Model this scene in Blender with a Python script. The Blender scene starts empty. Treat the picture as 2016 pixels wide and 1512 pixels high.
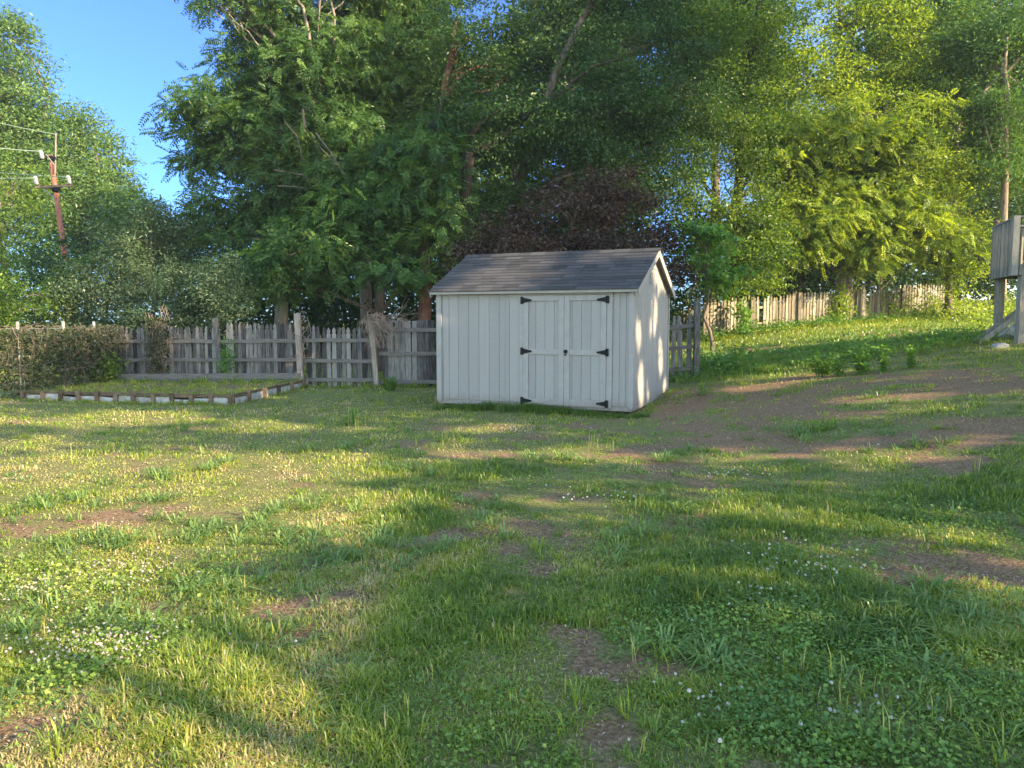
import bpy, math
import numpy as np
from mathutils import Vector, Matrix
R = math.radians
rng = np.random.default_rng(11)

# ------------------------------------------------------------ camera, sky, sun
F = 1500.0; EYE = 1.58; PITCH = 0.084; HOR = 629.0
SC = bpy.context.scene
cam = bpy.data.cameras.new('camera'); camo = bpy.data.objects.new('camera', cam)
SC.collection.objects.link(camo); SC.camera = camo
cam.sensor_width = 36; cam.lens = F/2016*36; cam.clip_start = .05; cam.clip_end = 2000
camo.location = (0, 0, EYE); camo.rotation_euler = (math.pi/2-PITCH, 0, 0)
EL = R(22); AZ = math.atan2(.87, -.49)
SUN = np.array([math.sin(AZ)*math.cos(EL), math.cos(AZ)*math.cos(EL), math.sin(EL)])
w = bpy.data.worlds.new('World'); SC.world = w; w.use_nodes = True
nt = w.node_tree; bg = nt.nodes['Background']
sky = nt.nodes.new('ShaderNodeTexSky'); sky.sky_type = 'NISHITA'; sky.sun_disc = False
sky.sun_elevation = EL; sky.sun_rotation = AZ; sky.air_density = 1.0; sky.dust_density = .3; sky.ozone_density = 2.0
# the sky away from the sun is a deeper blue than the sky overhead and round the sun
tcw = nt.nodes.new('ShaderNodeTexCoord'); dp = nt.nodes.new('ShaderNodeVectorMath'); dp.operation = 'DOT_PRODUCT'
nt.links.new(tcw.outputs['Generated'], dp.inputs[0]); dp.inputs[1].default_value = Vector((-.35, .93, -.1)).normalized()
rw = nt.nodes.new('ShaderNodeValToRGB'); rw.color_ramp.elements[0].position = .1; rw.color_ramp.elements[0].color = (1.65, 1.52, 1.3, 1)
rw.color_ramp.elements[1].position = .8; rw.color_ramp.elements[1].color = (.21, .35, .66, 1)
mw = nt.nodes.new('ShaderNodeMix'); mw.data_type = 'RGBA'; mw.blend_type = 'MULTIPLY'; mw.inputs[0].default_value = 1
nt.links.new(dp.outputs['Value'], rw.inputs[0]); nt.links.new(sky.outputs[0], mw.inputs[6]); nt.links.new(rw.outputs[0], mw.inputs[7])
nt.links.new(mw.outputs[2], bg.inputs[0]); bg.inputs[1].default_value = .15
sl = bpy.data.lights.new('sun', 'SUN'); sl.energy = 5.0; sl.angle = R(.53); sl.color = (1, .78, .48)
so = bpy.data.objects.new('sun', sl); SC.collection.objects.link(so)
so.rotation_euler = Vector(-SUN).to_track_quat('-Z', 'Y').to_euler()
SC.view_settings.view_transform = 'Standard'; SC.view_settings.look = 'None'
SC.view_settings.exposure = 1.88; SC.view_settings.gamma = 1; SC.view_settings.use_curve_mapping = False
SC.cycles.max_bounces = 6; SC.cycles.diffuse_bounces = 3; SC.cycles.glossy_bounces = 2
SC.cycles.transmission_bounces = 4; SC.cycles.use_denoising = True

# ------------------------------------------------------------ helpers
CP, SP = math.cos(PITCH), math.sin(PITCH)
def P(u, v, Y):
    a = (u-1008)/F; b = (756-v)/F
    d = np.array([a, CP+b*SP, -SP+b*CP]); t = Y/d[1]
    return np.array([d[0]*t, Y, EYE+d[2]*t])
def proj(x, y, z):
    z = z-EYE; d = np.maximum(y*CP-z*SP, .05); up = z*CP+y*SP
    return 1008+x/d*F, 756-up/d*F
def sstep(a, b, x):
    t = np.clip((x-a)/(b-a), 0, 1); return t*t*(3-2*t)
def _h(i, j, s):
    n = (i.astype(np.int64)*374761393+j.astype(np.int64)*668265263+s*974634777) & 0x7fffffff
    n = (n ^ (n >> 13))*1274126177 & 0x7fffffff
    return ((n ^ (n >> 16)) & 0xffff)/65535.
def noise(x, y, sc=1., s=0):
    x = np.asarray(x, float)/sc; y = np.asarray(y, float)/sc
    i = np.floor(x); j = np.floor(y); fx = x-i; fy = y-j; fx = fx*fx*(3-2*fx); fy = fy*fy*(3-2*fy)
    a = _h(i, j, s); b = _h(i+1, j, s); c = _h(i, j+1, s); d = _h(i+1, j+1, s)
    return (a*(1-fx)+b*fx)*(1-fy)+(c*(1-fx)+d*fx)*fy
def fbm(x, y, sc=1., s=0):
    return .5*noise(x, y, sc, s)+.3*noise(x, y, sc/2.1, s+7)+.2*noise(x, y, sc/4.3, s+13)
def Z(x, y):
    x = np.asarray(x, float); y = np.asarray(y, float)
    u = np.maximum(x-1.5+.15*(y-12), 0)
    z = 1.62*(1-np.exp(-(u/8)**1.5))*(.25+.75*sstep(3, 11, y))
    z = z+1.0*sstep(28, 42, y)*sstep(9, 18, x)
    amp = 1-.7*sstep(14, 24, y)
    return z+.07*(fbm(x, y, 2.3, 3)-.5)*amp+.1*(noise(x, y, 7., 5)-.5)*amp*sstep(2, 5, np.abs(y-13.5)+np.abs(x)*.5)
def G(u, v):
    lo, hi = 1., 60.
    for Y in np.linspace(1.5, 60, 900):
        p = P(u, v, Y)
        if p[2] < Z(p[0], p[1]): break
    return p

def mesh(name, V, loops, starts, mat, parent=None, tone=None, smooth=False, pt=None):
    me = bpy.data.meshes.new(name)
    V = np.asarray(V, np.float32).reshape(-1, 3)
    me.vertices.add(len(V)); me.vertices.foreach_set('co', V.ravel())
    loops = np.asarray(loops, np.int32).ravel(); starts = np.asarray(starts, np.int32)
    me.loops.add(len(loops)); me.loops.foreach_set('vertex_index', loops)
    me.polygons.add(len(starts)); me.polygons.foreach_set('loop_start', starts)
    tot = np.diff(np.append(starts, len(loops))).astype(np.int32); me.polygons.foreach_set('loop_total', tot)
    me.update(calc_edges=True)
    me.polygons.foreach_set('use_smooth', np.full(len(starts), bool(smooth)))
    if tone is not None:
        a = me.attributes.new('tone', 'FLOAT', 'FACE'); a.data.foreach_set('value', np.asarray(tone, np.float32))
    if pt is not None:
        a = me.attributes.new('bare', 'FLOAT', 'POINT'); a.data.foreach_set('value', np.asarray(pt, np.float32))
    for m in (mat if isinstance(mat, (list, tuple)) else [mat]): me.materials.append(m)
    o = bpy.data.objects.new(name, me); SC.collection.objects.link(o)
    if parent is not None: o.parent = parent
    return o
class MB:
    def __init__(s): s.V = []; s.F = []; s.T = []; s.n = 0
    def add(s, V, F, t=.5):
        V = np.asarray(V, float).reshape(-1, 3); s.V.append(V)
        for f in F: s.F.append([i+s.n for i in f]); s.T.append(t)
        s.n += len(V); return s
    def box(s, a, b, M=None, t=.5, ch=0.):
        (x0, y0, z0), (x1, y1, z1) = a, b
        V = np.array([(x, y, z) for z in (z0, z1) for y in (y0, y1) for x in (x0, x1)])
        if M is not None: V = M(V)
        return s.add(V, [(0, 2, 3, 1), (4, 5, 7, 6), (0, 1, 5, 4), (2, 6, 7, 3), (0, 4, 6, 2), (1, 3, 7, 5)], t)
    def bar(s, p, q, wd, th, up=(0, 0, 1), t=.5, jit=0):
        p = np.array(p, float); q = np.array(q, float); d = q-p; d /= np.linalg.norm(d)
        up = np.array(up, float); a = np.cross(d, up)
        if np.linalg.norm(a) < 1e-3: a = np.cross(d, (0, 1, 0))
        a /= np.linalg.norm(a); b = np.cross(a, d)
        V = [c+a*i*wd/2+b*j*th/2 for c in (p, q) for i, j in ((-1, -1), (1, -1), (1, 1), (-1, 1))]
        return s.add(V, [(0, 1, 2, 3), (7, 6, 5, 4), (0, 4, 5, 1), (1, 5, 6, 2), (2, 6, 7, 3), (3, 7, 4, 0)], t)
    def prism(s, pts, vec, t=.5):
        pts = np.asarray(pts, float); n = len(pts); vec = np.asarray(vec, float)
        F = [tuple(range(n)), tuple(range(2*n-1, n-1, -1))]+[(i, i+n, (i+1) % n+n, (i+1) % n) for i in range(n)]
        return s.add(np.vstack([pts, pts+vec]), F, t)
    def tube(s, path, rad, n=6, t=.5):
        path = np.asarray(path, float); m = len(path); rad = np.broadcast_to(rad, (m,))
        tan = np.gradient(path, axis=0); tan /= np.linalg.norm(tan, axis=1)[:, None]+1e-9
        ref = np.array([.31, .87, .38]) if abs(tan[0][2]) > .6 else np.array([.1, .2, 1.])
        a = np.cross(tan, ref); a /= np.linalg.norm(a, axis=1)[:, None]+1e-9; b = np.cross(tan, a)
        th = np.arange(n)*2*math.pi/n
        V = path[:, None]+rad[:, None, None]*(a[:, None]*np.cos(th)[None, :, None]+b[:, None]*np.sin(th)[None, :, None])
        F = [(i*n+j, i*n+(j+1) % n, (i+1)*n+(j+1) % n, (i+1)*n+j) for i in range(m-1) for j in range(n)]
        F += [tuple(range(n-1, -1, -1)), tuple(range((m-1)*n, m*n))]
        return s.add(V.reshape(-1, 3), F, t)
    def build(s, name, mat, parent=None, smooth=False, bev=0):
        loops = [i for f in s.F for i in f]; st = np.cumsum([0]+[len(f) for f in s.F[:-1]])
        o = mesh(name, np.vstack(s.V), loops, st, mat, parent, s.T, smooth)
        if bev:
            m = o.modifiers.new('b', 'BEVEL'); m.width = bev; m.segments = 1; m.limit_method = 'ANGLE'
        return o
def tag(o, label=None, cat=None, group=None, kind=None):
    if label: o['label'] = label
    if cat: o['category'] = cat
    if group: o['group'] = group
    if kind: o['kind'] = kind
    return o
def empty(name, loc=(0, 0, 0), rz=0):
    o = bpy.data.objects.new(name, None); SC.collection.objects.link(o)
    o.location = tuple(float(c) for c in loc); o.rotation_euler.z = rz; o.empty_display_size = .2
    return o
def hang(o, root):     # parent a world-space mesh to a root standing elsewhere
    o.parent = root; o.matrix_parent_inverse = (Matrix.Translation(root.location) @ Matrix.Rotation(root.rotation_euler.z, 4, 'Z')).inverted()
    return o
def dup(root, loc, rz, label):
    r = root.copy(); SC.collection.objects.link(r); r.location = tuple(float(c) for c in loc); r.rotation_euler.z = rz; r['label'] = label
    for ch in root.children:
        c = ch.copy(); SC.collection.objects.link(c); c.parent = r
        for g in ch.children:
            d = g.copy(); SC.collection.objects.link(d); d.parent = c
    return r

# ------------------------------------------------------------ materials
def base(name):
    m = bpy.data.materials.new(name); m.use_nodes = True; t = m.node_tree; t.nodes.clear()
    out = t.nodes.new('ShaderNodeOutputMaterial'); return m, t, out
def nd(t, typ, **k):
    n = t.nodes.new(typ)
    for a, b in k.items():
        if a.startswith('i_'): n.inputs[int(a[2:])].default_value = b
        else: setattr(n, a, b)
    return n
def ramp(t, cols, src):
    r = t.nodes.new('ShaderNodeValToRGB'); el = r.color_ramp.elements
    while len(el) < len(cols): el.new(.5)
    for e, (p, c) in zip(el, cols): e.position = p; e.color = (*c, 1)
    t.links.new(src, r.inputs[0]); return r
def leafmat(name, cols, tcol=(1.25, 1.35, .5), trans=.42, gloss=.02, rough=.4):
    m, t, out = base(name)
    at = nd(t, 'ShaderNodeAttribute', attribute_name='tone')
    r = ramp(t, cols, at.outputs['Fac'])
    mul = nd(t, 'ShaderNodeMix', data_type='RGBA', blend_type='MULTIPLY'); mul.inputs[0].default_value = 1
    t.links.new(r.outputs[0], mul.inputs[6]); mul.inputs[7].default_value = (*tcol, 1)
    d = nd(t, 'ShaderNodeBsdfDiffuse'); tr = nd(t, 'ShaderNodeBsdfTranslucent'); g = nd(t, 'ShaderNodeBsdfGlossy')
    g.inputs['Roughness'].default_value = rough
    t.links.new(r.outputs[0], d.inputs[0]); t.links.new(mul.outputs[2], tr.inputs[0])
    a = nd(t, 'ShaderNodeMixShader'); a.inputs[0].default_value = trans
    t.links.new(d.outputs[0], a.inputs[1]); t.links.new(tr.outputs[0], a.inputs[2])
    b = nd(t, 'ShaderNodeMixShader'); b.inputs[0].default_value = gloss
    t.links.new(a.outputs[0], b.inputs[1]); t.links.new(g.outputs[0], b.inputs[2])
    t.links.new(b.outputs[0], out.inputs[0]); return m
def surf(name, c0, c1, scale=6., stretch=(1, 1, 1), rough=.85, bump=.3, spec=.25, tone=0., det=8, dist=.01, c2=None, metal=0):
    m, t, out = base(name)
    tc = nd(t, 'ShaderNodeTexCoord'); mp = nd(t, 'ShaderNodeMapping'); mp.inputs['Scale'].default_value = stretch
    t.links.new(tc.outputs['Object'], mp.inputs[0])
    n = nd(t, 'ShaderNodeTexNoise'); n.inputs['Scale'].default_value = scale; n.inputs['Detail'].default_value = det; n.inputs['Roughness'].default_value = .65
    t.links.new(mp.outputs[0], n.inputs[0])
    fac = n.outputs[0]
    if tone:
        at = nd(t, 'ShaderNodeAttribute', attribute_name='tone')
        ma = nd(t, 'ShaderNodeMath', operation='MULTIPLY_ADD'); ma.inputs[1].default_value = tone
        t.links.new(at.outputs['Fac'], ma.inputs[0]); t.links.new(fac, ma.inputs[2])
        mb = nd(t, 'ShaderNodeMath', operation='SUBTRACT'); mb.inputs[1].default_value = tone/2
        t.links.new(ma.outputs[0], mb.inputs[0]); fac = mb.outputs[0]
    cols = [(.3, c0), (.7, c1)] if c2 is None else [(.25, c0), (.5, c1), (.75, c2)]
    r = ramp(t, cols, fac)
    b = nd(t, 'ShaderNodeBsdfPrincipled'); b.inputs['Roughness'].default_value = rough
    b.inputs['Specular IOR Level'].default_value = spec; b.inputs['Metallic'].default_value = metal
    t.links.new(r.outputs[0], b.inputs['Base Color'])
    if bump:
        bp = nd(t, 'ShaderNodeBump'); bp.inputs['Strength'].default_value = bump; bp.inputs['Distance'].default_value = dist
        t.links.new(n.outputs[0], bp.inputs['Height']); t.links.new(bp.outputs[0], b.inputs['Normal'])
    t.links.new(b.outputs[0], out.inputs[0]); return m

L_WAL = leafmat('leaf_walnut', [(0, (0.0312, 0.0725, 0.025)), (.5, (0.0625, 0.131, 0.0325)), (1, (0.131, 0.213, 0.0425))], trans=.38)
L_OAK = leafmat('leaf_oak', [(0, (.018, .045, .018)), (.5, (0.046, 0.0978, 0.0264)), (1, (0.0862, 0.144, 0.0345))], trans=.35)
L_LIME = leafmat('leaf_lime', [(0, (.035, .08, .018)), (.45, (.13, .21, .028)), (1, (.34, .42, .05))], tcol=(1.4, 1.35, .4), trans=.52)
L_HILL = leafmat('leaf_hill', [(0, (0.065, 0.13, 0.039)), (.5, (0.111, 0.195, 0.052)), (1, (0.195, 0.273, 0.0715))], trans=.42)
L_OLIVE = leafmat('leaf_olive', [(0, (.04, .075, .035)), (.5, (.07, .115, .05)), (1, (.16, .19, .1))], trans=.25, gloss=.03)
L_PLUM = leafmat('leaf_plum', [(0, (.028, .016, .014)), (.5, (.055, .034, .025)), (1, (.13, .09, .06))], tcol=(1.5, .8, .5), trans=.28, gloss=.025)
L_WEED = leafmat('leaf_weed', [(0, (0.052, 0.13, 0.026)), (.5, (0.104, 0.221, 0.039)), (1, (0.208, 0.312, 0.052))], trans=.42)
GRASS = leafmat('grass_blade', [(0, (.075, .14, .035)), (.3, (.13, .21, .04)), (.58, (.22, .3, .045)), (.8, (.34, .38, .06)), (.92, (.42, .36, .14)), (1, (.52, .42, .25))], tcol=(1.3, 1.25, .4), trans=.45, gloss=.03)
WIDE = leafmat('wide_grass_blade', [(0, (.08, .16, .055)), (.5, (.15, .245, .07)), (1, (.27, .35, .1))], tcol=(1.2, 1.2, .5), trans=.4, gloss=.03, rough=.4)
COVER = leafmat('ground_cover', [(0, (.07, .15, .04)), (.4, (.13, .235, .05)), (.7, (.23, .33, .055)), (.9, (.38, .4, .08)), (1, (.34, .4, .26))], trans=.38, gloss=.03)
BLOSSOM = leafmat('blossom', [(0, (.42, .34, .35)), (1, (.66, .62, .58))], tcol=(1, 1, 1), trans=.3)
BARK = surf('bark', (.06, .045, .035), (.19, .15, .12), 3, (3, 3, .6), .95, .8, .1, dist=.03)
BARKD = surf('bark_dark', (.02, .016, .012), (.06, .045, .035), 3, (3, 3, .6), .95, .8, .1, dist=.03)
BARK_PALE = surf('bark_pale', (.12, .1, .085), (.32, .28, .24), 3, (3, 3, .6), .95, .8, .1, dist=.03)
BARK_RED = surf('bark_red', (.07, .035, .025), (.2, .1, .07), 6, (2, 2, .8), .95, .9, .1, dist=.03)
BARK_PINE = surf('bark_pine', (.1, .075, .055), (.3, .24, .18), 4, (3, 3, 1), .95, 1, .1, dist=.04)
TWIGD = surf('dark_twig', (.05, .042, .032), (.15, .12, .088), 6, bump=0)
TWIG = surf('dead_twig', (.14, .1, .08), (.36, .27, .21), 6, bump=0)
GREYW = surf('weathered_wood', (.025, .023, .024), (.105, .097, .092), 5, (7, 7, .7), .9, .5, .15, tone=.5, c2=(.25, .23, .21))
GREYH = surf('weathered_rail', (.04, .038, .036), (.14, .127, .116), 5, (.8, 5, 7), .9, .5, .15, tone=.3, c2=(.2, .18, .165))
TANW = surf('sunbaked_wood', (.1, .083, .062), (.2, .172, .13), 5, (7, 7, .7), .9, .5, .15, tone=.35, c2=(.38, .34, .27))
POSTW = surf('post_wood', (.16, .12, .1), (.42, .35, .3), 5, (5, 5, .6), .9, .6, .15, tone=.3)
REDW = surf('creosote_pole', (.16, .06, .04), (.33, .14, .1), 4, (6, 6, .5), .85, .4, .2)
DECKW = surf('deck_wood', (.09, .087, .078), (.2, .193, .175), 5, (7, 7, .7), .9, .5, .15, tone=.35, c2=(.3, .29, .26))
SIDING = surf('painted_siding', (.25, .238, .236), (.3, .287, .283), 5, (1.2, 1.2, 26), .75, .35, .3, tone=.25, dist=.004)
TRIM = surf('painted_trim', (.262, .249, .245), (.315, .302, .297), 4, (2, 2, 2), .65, .12, .3, tone=.15, dist=.003)
def muddy(m):
    t = m.node_tree; b = [n for n in t.nodes if n.type == 'BSDF_PRINCIPLED'][0]; src = b.inputs['Base Color'].links[0].from_socket
    tc = nd(t, 'ShaderNodeTexCoord'); sx_ = nd(t, 'ShaderNodeSeparateXYZ'); t.links.new(tc.outputs['Object'], sx_.inputs[0])
    n = nd(t, 'ShaderNodeTexNoise'); n.inputs['Scale'].default_value = 9; n.inputs['Detail'].default_value = 8; n.inputs['Roughness'].default_value = .75; t.links.new(tc.outputs['Object'], n.inputs[0])
    mp = nd(t, 'ShaderNodeMapping'); mp.inputs['Scale'].default_value = (14, 14, .5); t.links.new(tc.outputs['Object'], mp.inputs[0])
    n2 = nd(t, 'ShaderNodeTexNoise'); n2.inputs['Scale'].default_value = 1; n2.inputs['Detail'].default_value = 5; t.links.new(mp.outputs[0], n2.inputs[0])
    mr = nd(t, 'ShaderNodeMapRange'); mr.inputs[1].default_value = .34; mr.inputs[2].default_value = .0; t.links.new(sx_.outputs[2], mr.inputs[0])
    a = nd(t, 'ShaderNodeMath', operation='MULTIPLY'); t.links.new(mr.outputs[0], a.inputs[0]); t.links.new(n.outputs[0], a.inputs[1])
    r2 = nd(t, 'ShaderNodeMapRange'); r2.inputs[1].default_value = .2; r2.inputs[2].default_value = .6; t.links.new(a.outputs[0], r2.inputs[0]); r2.inputs[4].default_value = .6
    r3 = nd(t, 'ShaderNodeMapRange'); r3.inputs[1].default_value = .56; r3.inputs[2].default_value = .8; t.links.new(n2.outputs[0], r3.inputs[0]); r3.inputs[4].default_value = .3
    mx = nd(t, 'ShaderNodeMath', operation='MAXIMUM'); t.links.new(r2.outputs[0], mx.inputs[0]); t.links.new(r3.outputs[0], mx.inputs[1])
    c = nd(t, 'ShaderNodeMix', data_type='RGBA'); t.links.new(mx.outputs[0], c.inputs[0]); t.links.new(src, c.inputs[6]); c.inputs[7].default_value = (.12, .09, .07, 1)
    t.links.new(c.outputs[2], b.inputs['Base Color'])
muddy(SIDING); muddy(TRIM)
GROOVE = surf('siding_groove', (.06, .06, .06), (.09, .088, .088), 9, bump=0)
SHING = surf('asphalt_shingle', (.04, .038, .04), (.085, .081, .083), 90, rough=.95, bump=.35, spec=.1, tone=.36, dist=.004, det=3)
IRON = surf('black_iron', (.005, .006, .007), (.014, .015, .016), 12, rough=.6, bump=.1, spec=.15)
GALV = surf('galvanised', (.12, .13, .13), (.25, .26, .26), 12, rough=.45, bump=.05, metal=.4)
CONC = surf('concrete', (.25, .24, .23), (.4, .39, .37), 9)
WHITEP = surf('flaked_white', (.12, .1, .08), (.34, .33, .32), 7, (1, 1, 1), .8, .3, c2=(.44, .43, .43))
BEDW = surf('bed_timber', (.06, .04, .028), (.19, .13, .09), 6, (1, 1, 1), .9, .5, tone=.3)
PORC = surf('porcelain', (.2, .19, .2), (.3, .285, .3), 4, rough=.4, bump=0, spec=.5)
WIRE = surf('weathered_wire', (.16, .24, .2), (.25, .33, .29), 8, rough=.6, bump=0)
BRICKY = surf('house_siding', (.35, .33, .3), (.5, .48, .44), 4, (1, 1, 8))
def groundmat():
    m, t, out = base('ground_soil')
    tc = nd(t, 'ShaderNodeTexCoord'); at = nd(t, 'ShaderNodeAttribute', attribute_name='bare')
    n1 = nd(t, 'ShaderNodeTexNoise'); n1.inputs['Scale'].default_value = 3; n1.inputs['Detail'].default_value = 10; n1.inputs['Roughness'].default_value = .7
    n2 = nd(t, 'ShaderNodeTexNoise'); n2.inputs['Scale'].default_value = 38; n2.inputs['Detail'].default_value = 6; n2.inputs['Roughness'].default_value = .75
    for n in (n1, n2): t.links.new(tc.outputs['Object'], n.inputs[0])
    soil = ramp(t, [(.3, (.075, .046, .027)), (.5, (.19, .122, .072)), (.68, (.36, .255, .165))], n2.outputs[0])
    turf = ramp(t, [(.3, (.06, .075, .025)), (.5, (.14, .15, .05)), (.6, (.24, .2, .1)), (.75, (.33, .22, .14))], n2.outputs[0])
    ad = nd(t, 'ShaderNodeMath', operation='MULTIPLY_ADD'); ad.inputs[1].default_value = .9
    t.links.new(n1.outputs[0], ad.inputs[0]); t.links.new(at.outputs['Fac'], ad.inputs[2])
    k = nd(t, 'ShaderNodeMapRange'); k.inputs[1].default_value = .62; k.inputs[2].default_value = .98
    t.links.new(ad.outputs[0], k.inputs[0])
    mx = nd(t, 'ShaderNodeMix', data_type='RGBA'); t.links.new(k.outputs[0], mx.inputs[0])
    t.links.new(turf.outputs[0], mx.inputs[6]); t.links.new(soil.outputs[0], mx.inputs[7])
    b = nd(t, 'ShaderNodeBsdfPrincipled'); b.inputs['Roughness'].default_value = 1; b.inputs['Specular IOR Level'].default_value = .1
    t.links.new(mx.outputs[2], b.inputs['Base Color'])
    bp = nd(t, 'ShaderNodeBump'); bp.inputs['Strength'].default_value = .7; bp.inputs['Distance'].default_value = .03
    t.links.new(n2.outputs[0], bp.inputs['Height']); t.links.new(bp.outputs[0], b.inputs['Normal'])
    t.links.new(b.outputs[0], out.inputs[0]); return m
GROUND = groundmat()

# ------------------------------------------------------------ where the dirt shows, where the sun gets through
def ell(u, v, L, soft=.35):
    r = np.zeros(np.shape(u))
    for e in L:
        cu, cv, ru, rv = e[:4]; k = e[4] if len(e) > 4 else 1; sl_ = e[5] if len(e) > 5 else 0
        d = np.sqrt(((u-cu)/ru)**2+((v-cv-sl_*(u-cu))/rv)**2)
        r = np.maximum(r, k*np.clip((1+soft-d)/(2*soft), 0, 1))
    return r
DIRT = [(1700, 765, 330, 24, 1), (1470, 800, 160, 30, 1), (1400, 858, 130, 36, 1), (1620, 862, 240, 36, .85), (1880, 846, 180, 34, .8), (1950, 752, 160, 30, .9),
        (1250, 868, 150, 26, .8), (960, 865, 130, 18, .6), (290, 1015, 170, 25, .55), (70, 1030, 100, 26, .6), (230, 1035, 100, 22, .6),
        (960, 1120, 90, 30, .8), (720, 1060, 110, 18, .6), (1270, 1300, 150, 38, .85), (1880, 1130, 190, 40, .9), (580, 1195, 60, 22, .8), (1340, 925, 180, 26, .5),
        (1900, 1400, 150, 60, .5), (1300, 1440, 140, 50, .45), (80, 1410, 90, 30, .6), (240, 1420, 60, 25, .5), (640, 1125, 80, 14, .5), (1780, 1070, 100, 20, .5), (1750, 672, 210, 16, 1, -.13), (1500, 690, 60, 8, .7),
        (850, 975, 150, 16, .4), (1900, 905, 100, 24, .5), (200, 960, 120, 20, .4)]
def warp(x, y, k=1.):
    w_ = np.clip(.26*y, .5, 2.6)*k
    return x+(fbm(x, y, .8, 91)-.5)*w_*1.1, y+(fbm(x, y, .8, 97)-.5)*w_
def bare(x, y):
    xw, yw = warp(x, y, 1.3)
    u, v = proj(xw, yw, Z(x, y))
    b = ell(u, v, DIRT)
    n = fbm(x, y, 1.1, 21)
    n3 = fbm(x, y, .38, 77)
    n4 = fbm(x, y, .16, 79); n5 = fbm(x*.6, y*1.6, .8, 83); b = np.clip(b, 0, .8)+.5*(n-.5)*(b > 0)-1.1*np.clip(noise(x*.35, y, .7, 87)-.5, 0, 1)*(y > 9)
    return np.clip(b*1.15-1.6*np.clip(.58-n3, 0, 1)-.9*np.clip(.5-n4, 0, 1)-1.2*np.clip(.5-n5, 0, 1)+np.clip((n-.53)*2.6, 0, .6)+.5*np.clip(n3-.62, 0, 1), 0, 1)
TREE2_LIT = [(1650, 260, 250, 95), (1810, 400, 75, 160), (1860, 520, 80, 90), (1520, 230, 70, 80), (1620, 90, 240, 130), (1760, 130, 110, 120), (1420, 120, 70, 90), (1450, 470, 60, 60), (1650, 630, 330, 52), (1960, 330, 120, 300), (1690, 470, 40, 60), (1560, 370, 40, 40), (1440, 330, 50, 50)]
LIT = [(215, 823, 240, 15, 1, -.02), (520, 838, 100, 16), (1080, 897, 290, 13), (990, 1040, 60, 26), (1400, 785, 85, 15), (1600, 842, 62, 24), (1950, 805, 90, 13),
       (1700, 912, 100, 15), (800, 828, 80, 8), (960, 846, 110, 8), (1800, 768, 130, 6), (750, 765, 140, 9), (530, 772, 70, 18), (1470, 910, 120, 12), (60, 870, 90, 14), (660, 900, 130, 14),
       (1060, 1175, 40, 14), (480, 930, 300, 40), (100, 950, 200, 60), (560, 975, 160, 28), (1800, 930, 80, 10)]
WALL_LIT = [(1257, 660, 7, 42), (1262, 755, 8, 50), (1288, 620, 8, 48), (1300, 700, 6, 46), (1279, 650, 4, 30), (1275, 768, 4, 30), (1308, 760, 4, 25), (1296, 578, 4, 12),
            (930, 757, 38, 36), (1120, 668, 16, 22), (1197, 645, 14, 42), (1028, 760, 10, 40)]
TREE_LIT = [(760, 120, 110, 120), (700, 240, 70, 60), (880, 330, 60, 60), (600, 40, 120, 60), (430, 200, 50, 30), (1060, 60, 70, 60), (1650, 330, 260, 330), (1950, 250, 150, 300),
            (1340, 430, 60, 60), (1250, 560, 90, 40), (620, 290, 60, 60), (980, 60, 60, 60), (1300, 350, 60, 40), (470, 560, 60, 70), (240, 540, 100, 90), (530, 160, 50, 40), (760, 480, 40, 30), (700, 560, 40, 30)]
def lit_ground(x, y):
    x0, y0 = x, y; x, y = warp(x, np.maximum(y, .5), .55)
    u, v = proj(x, y, 0*x)
    r = ell(u, v, LIT, .15) > .5
    edge = np.interp(v, [870, 980, 1010, 1075, 1095, 1165, 1190, 1260, 1300, 1400, 1512, 1700], [560, 690, 680, 600, 460, 460, 620, 660, 650, 690, 760, 900])
    sp = noise(x0, y0*1.3, .75, 15)+.5*noise(x0, y0, .3, 16)
    edge = edge+85+(noise(x0, y0, .5, 19)-.5)*130
    return r | ((v > 890) & (u < edge)) | ((sp > 1.27) & (y0 < 13)) | ((sp > 1.15) & (y0 < 13) & (y0 > 4.2) & (u < 1350) & (v > 850))
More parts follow.
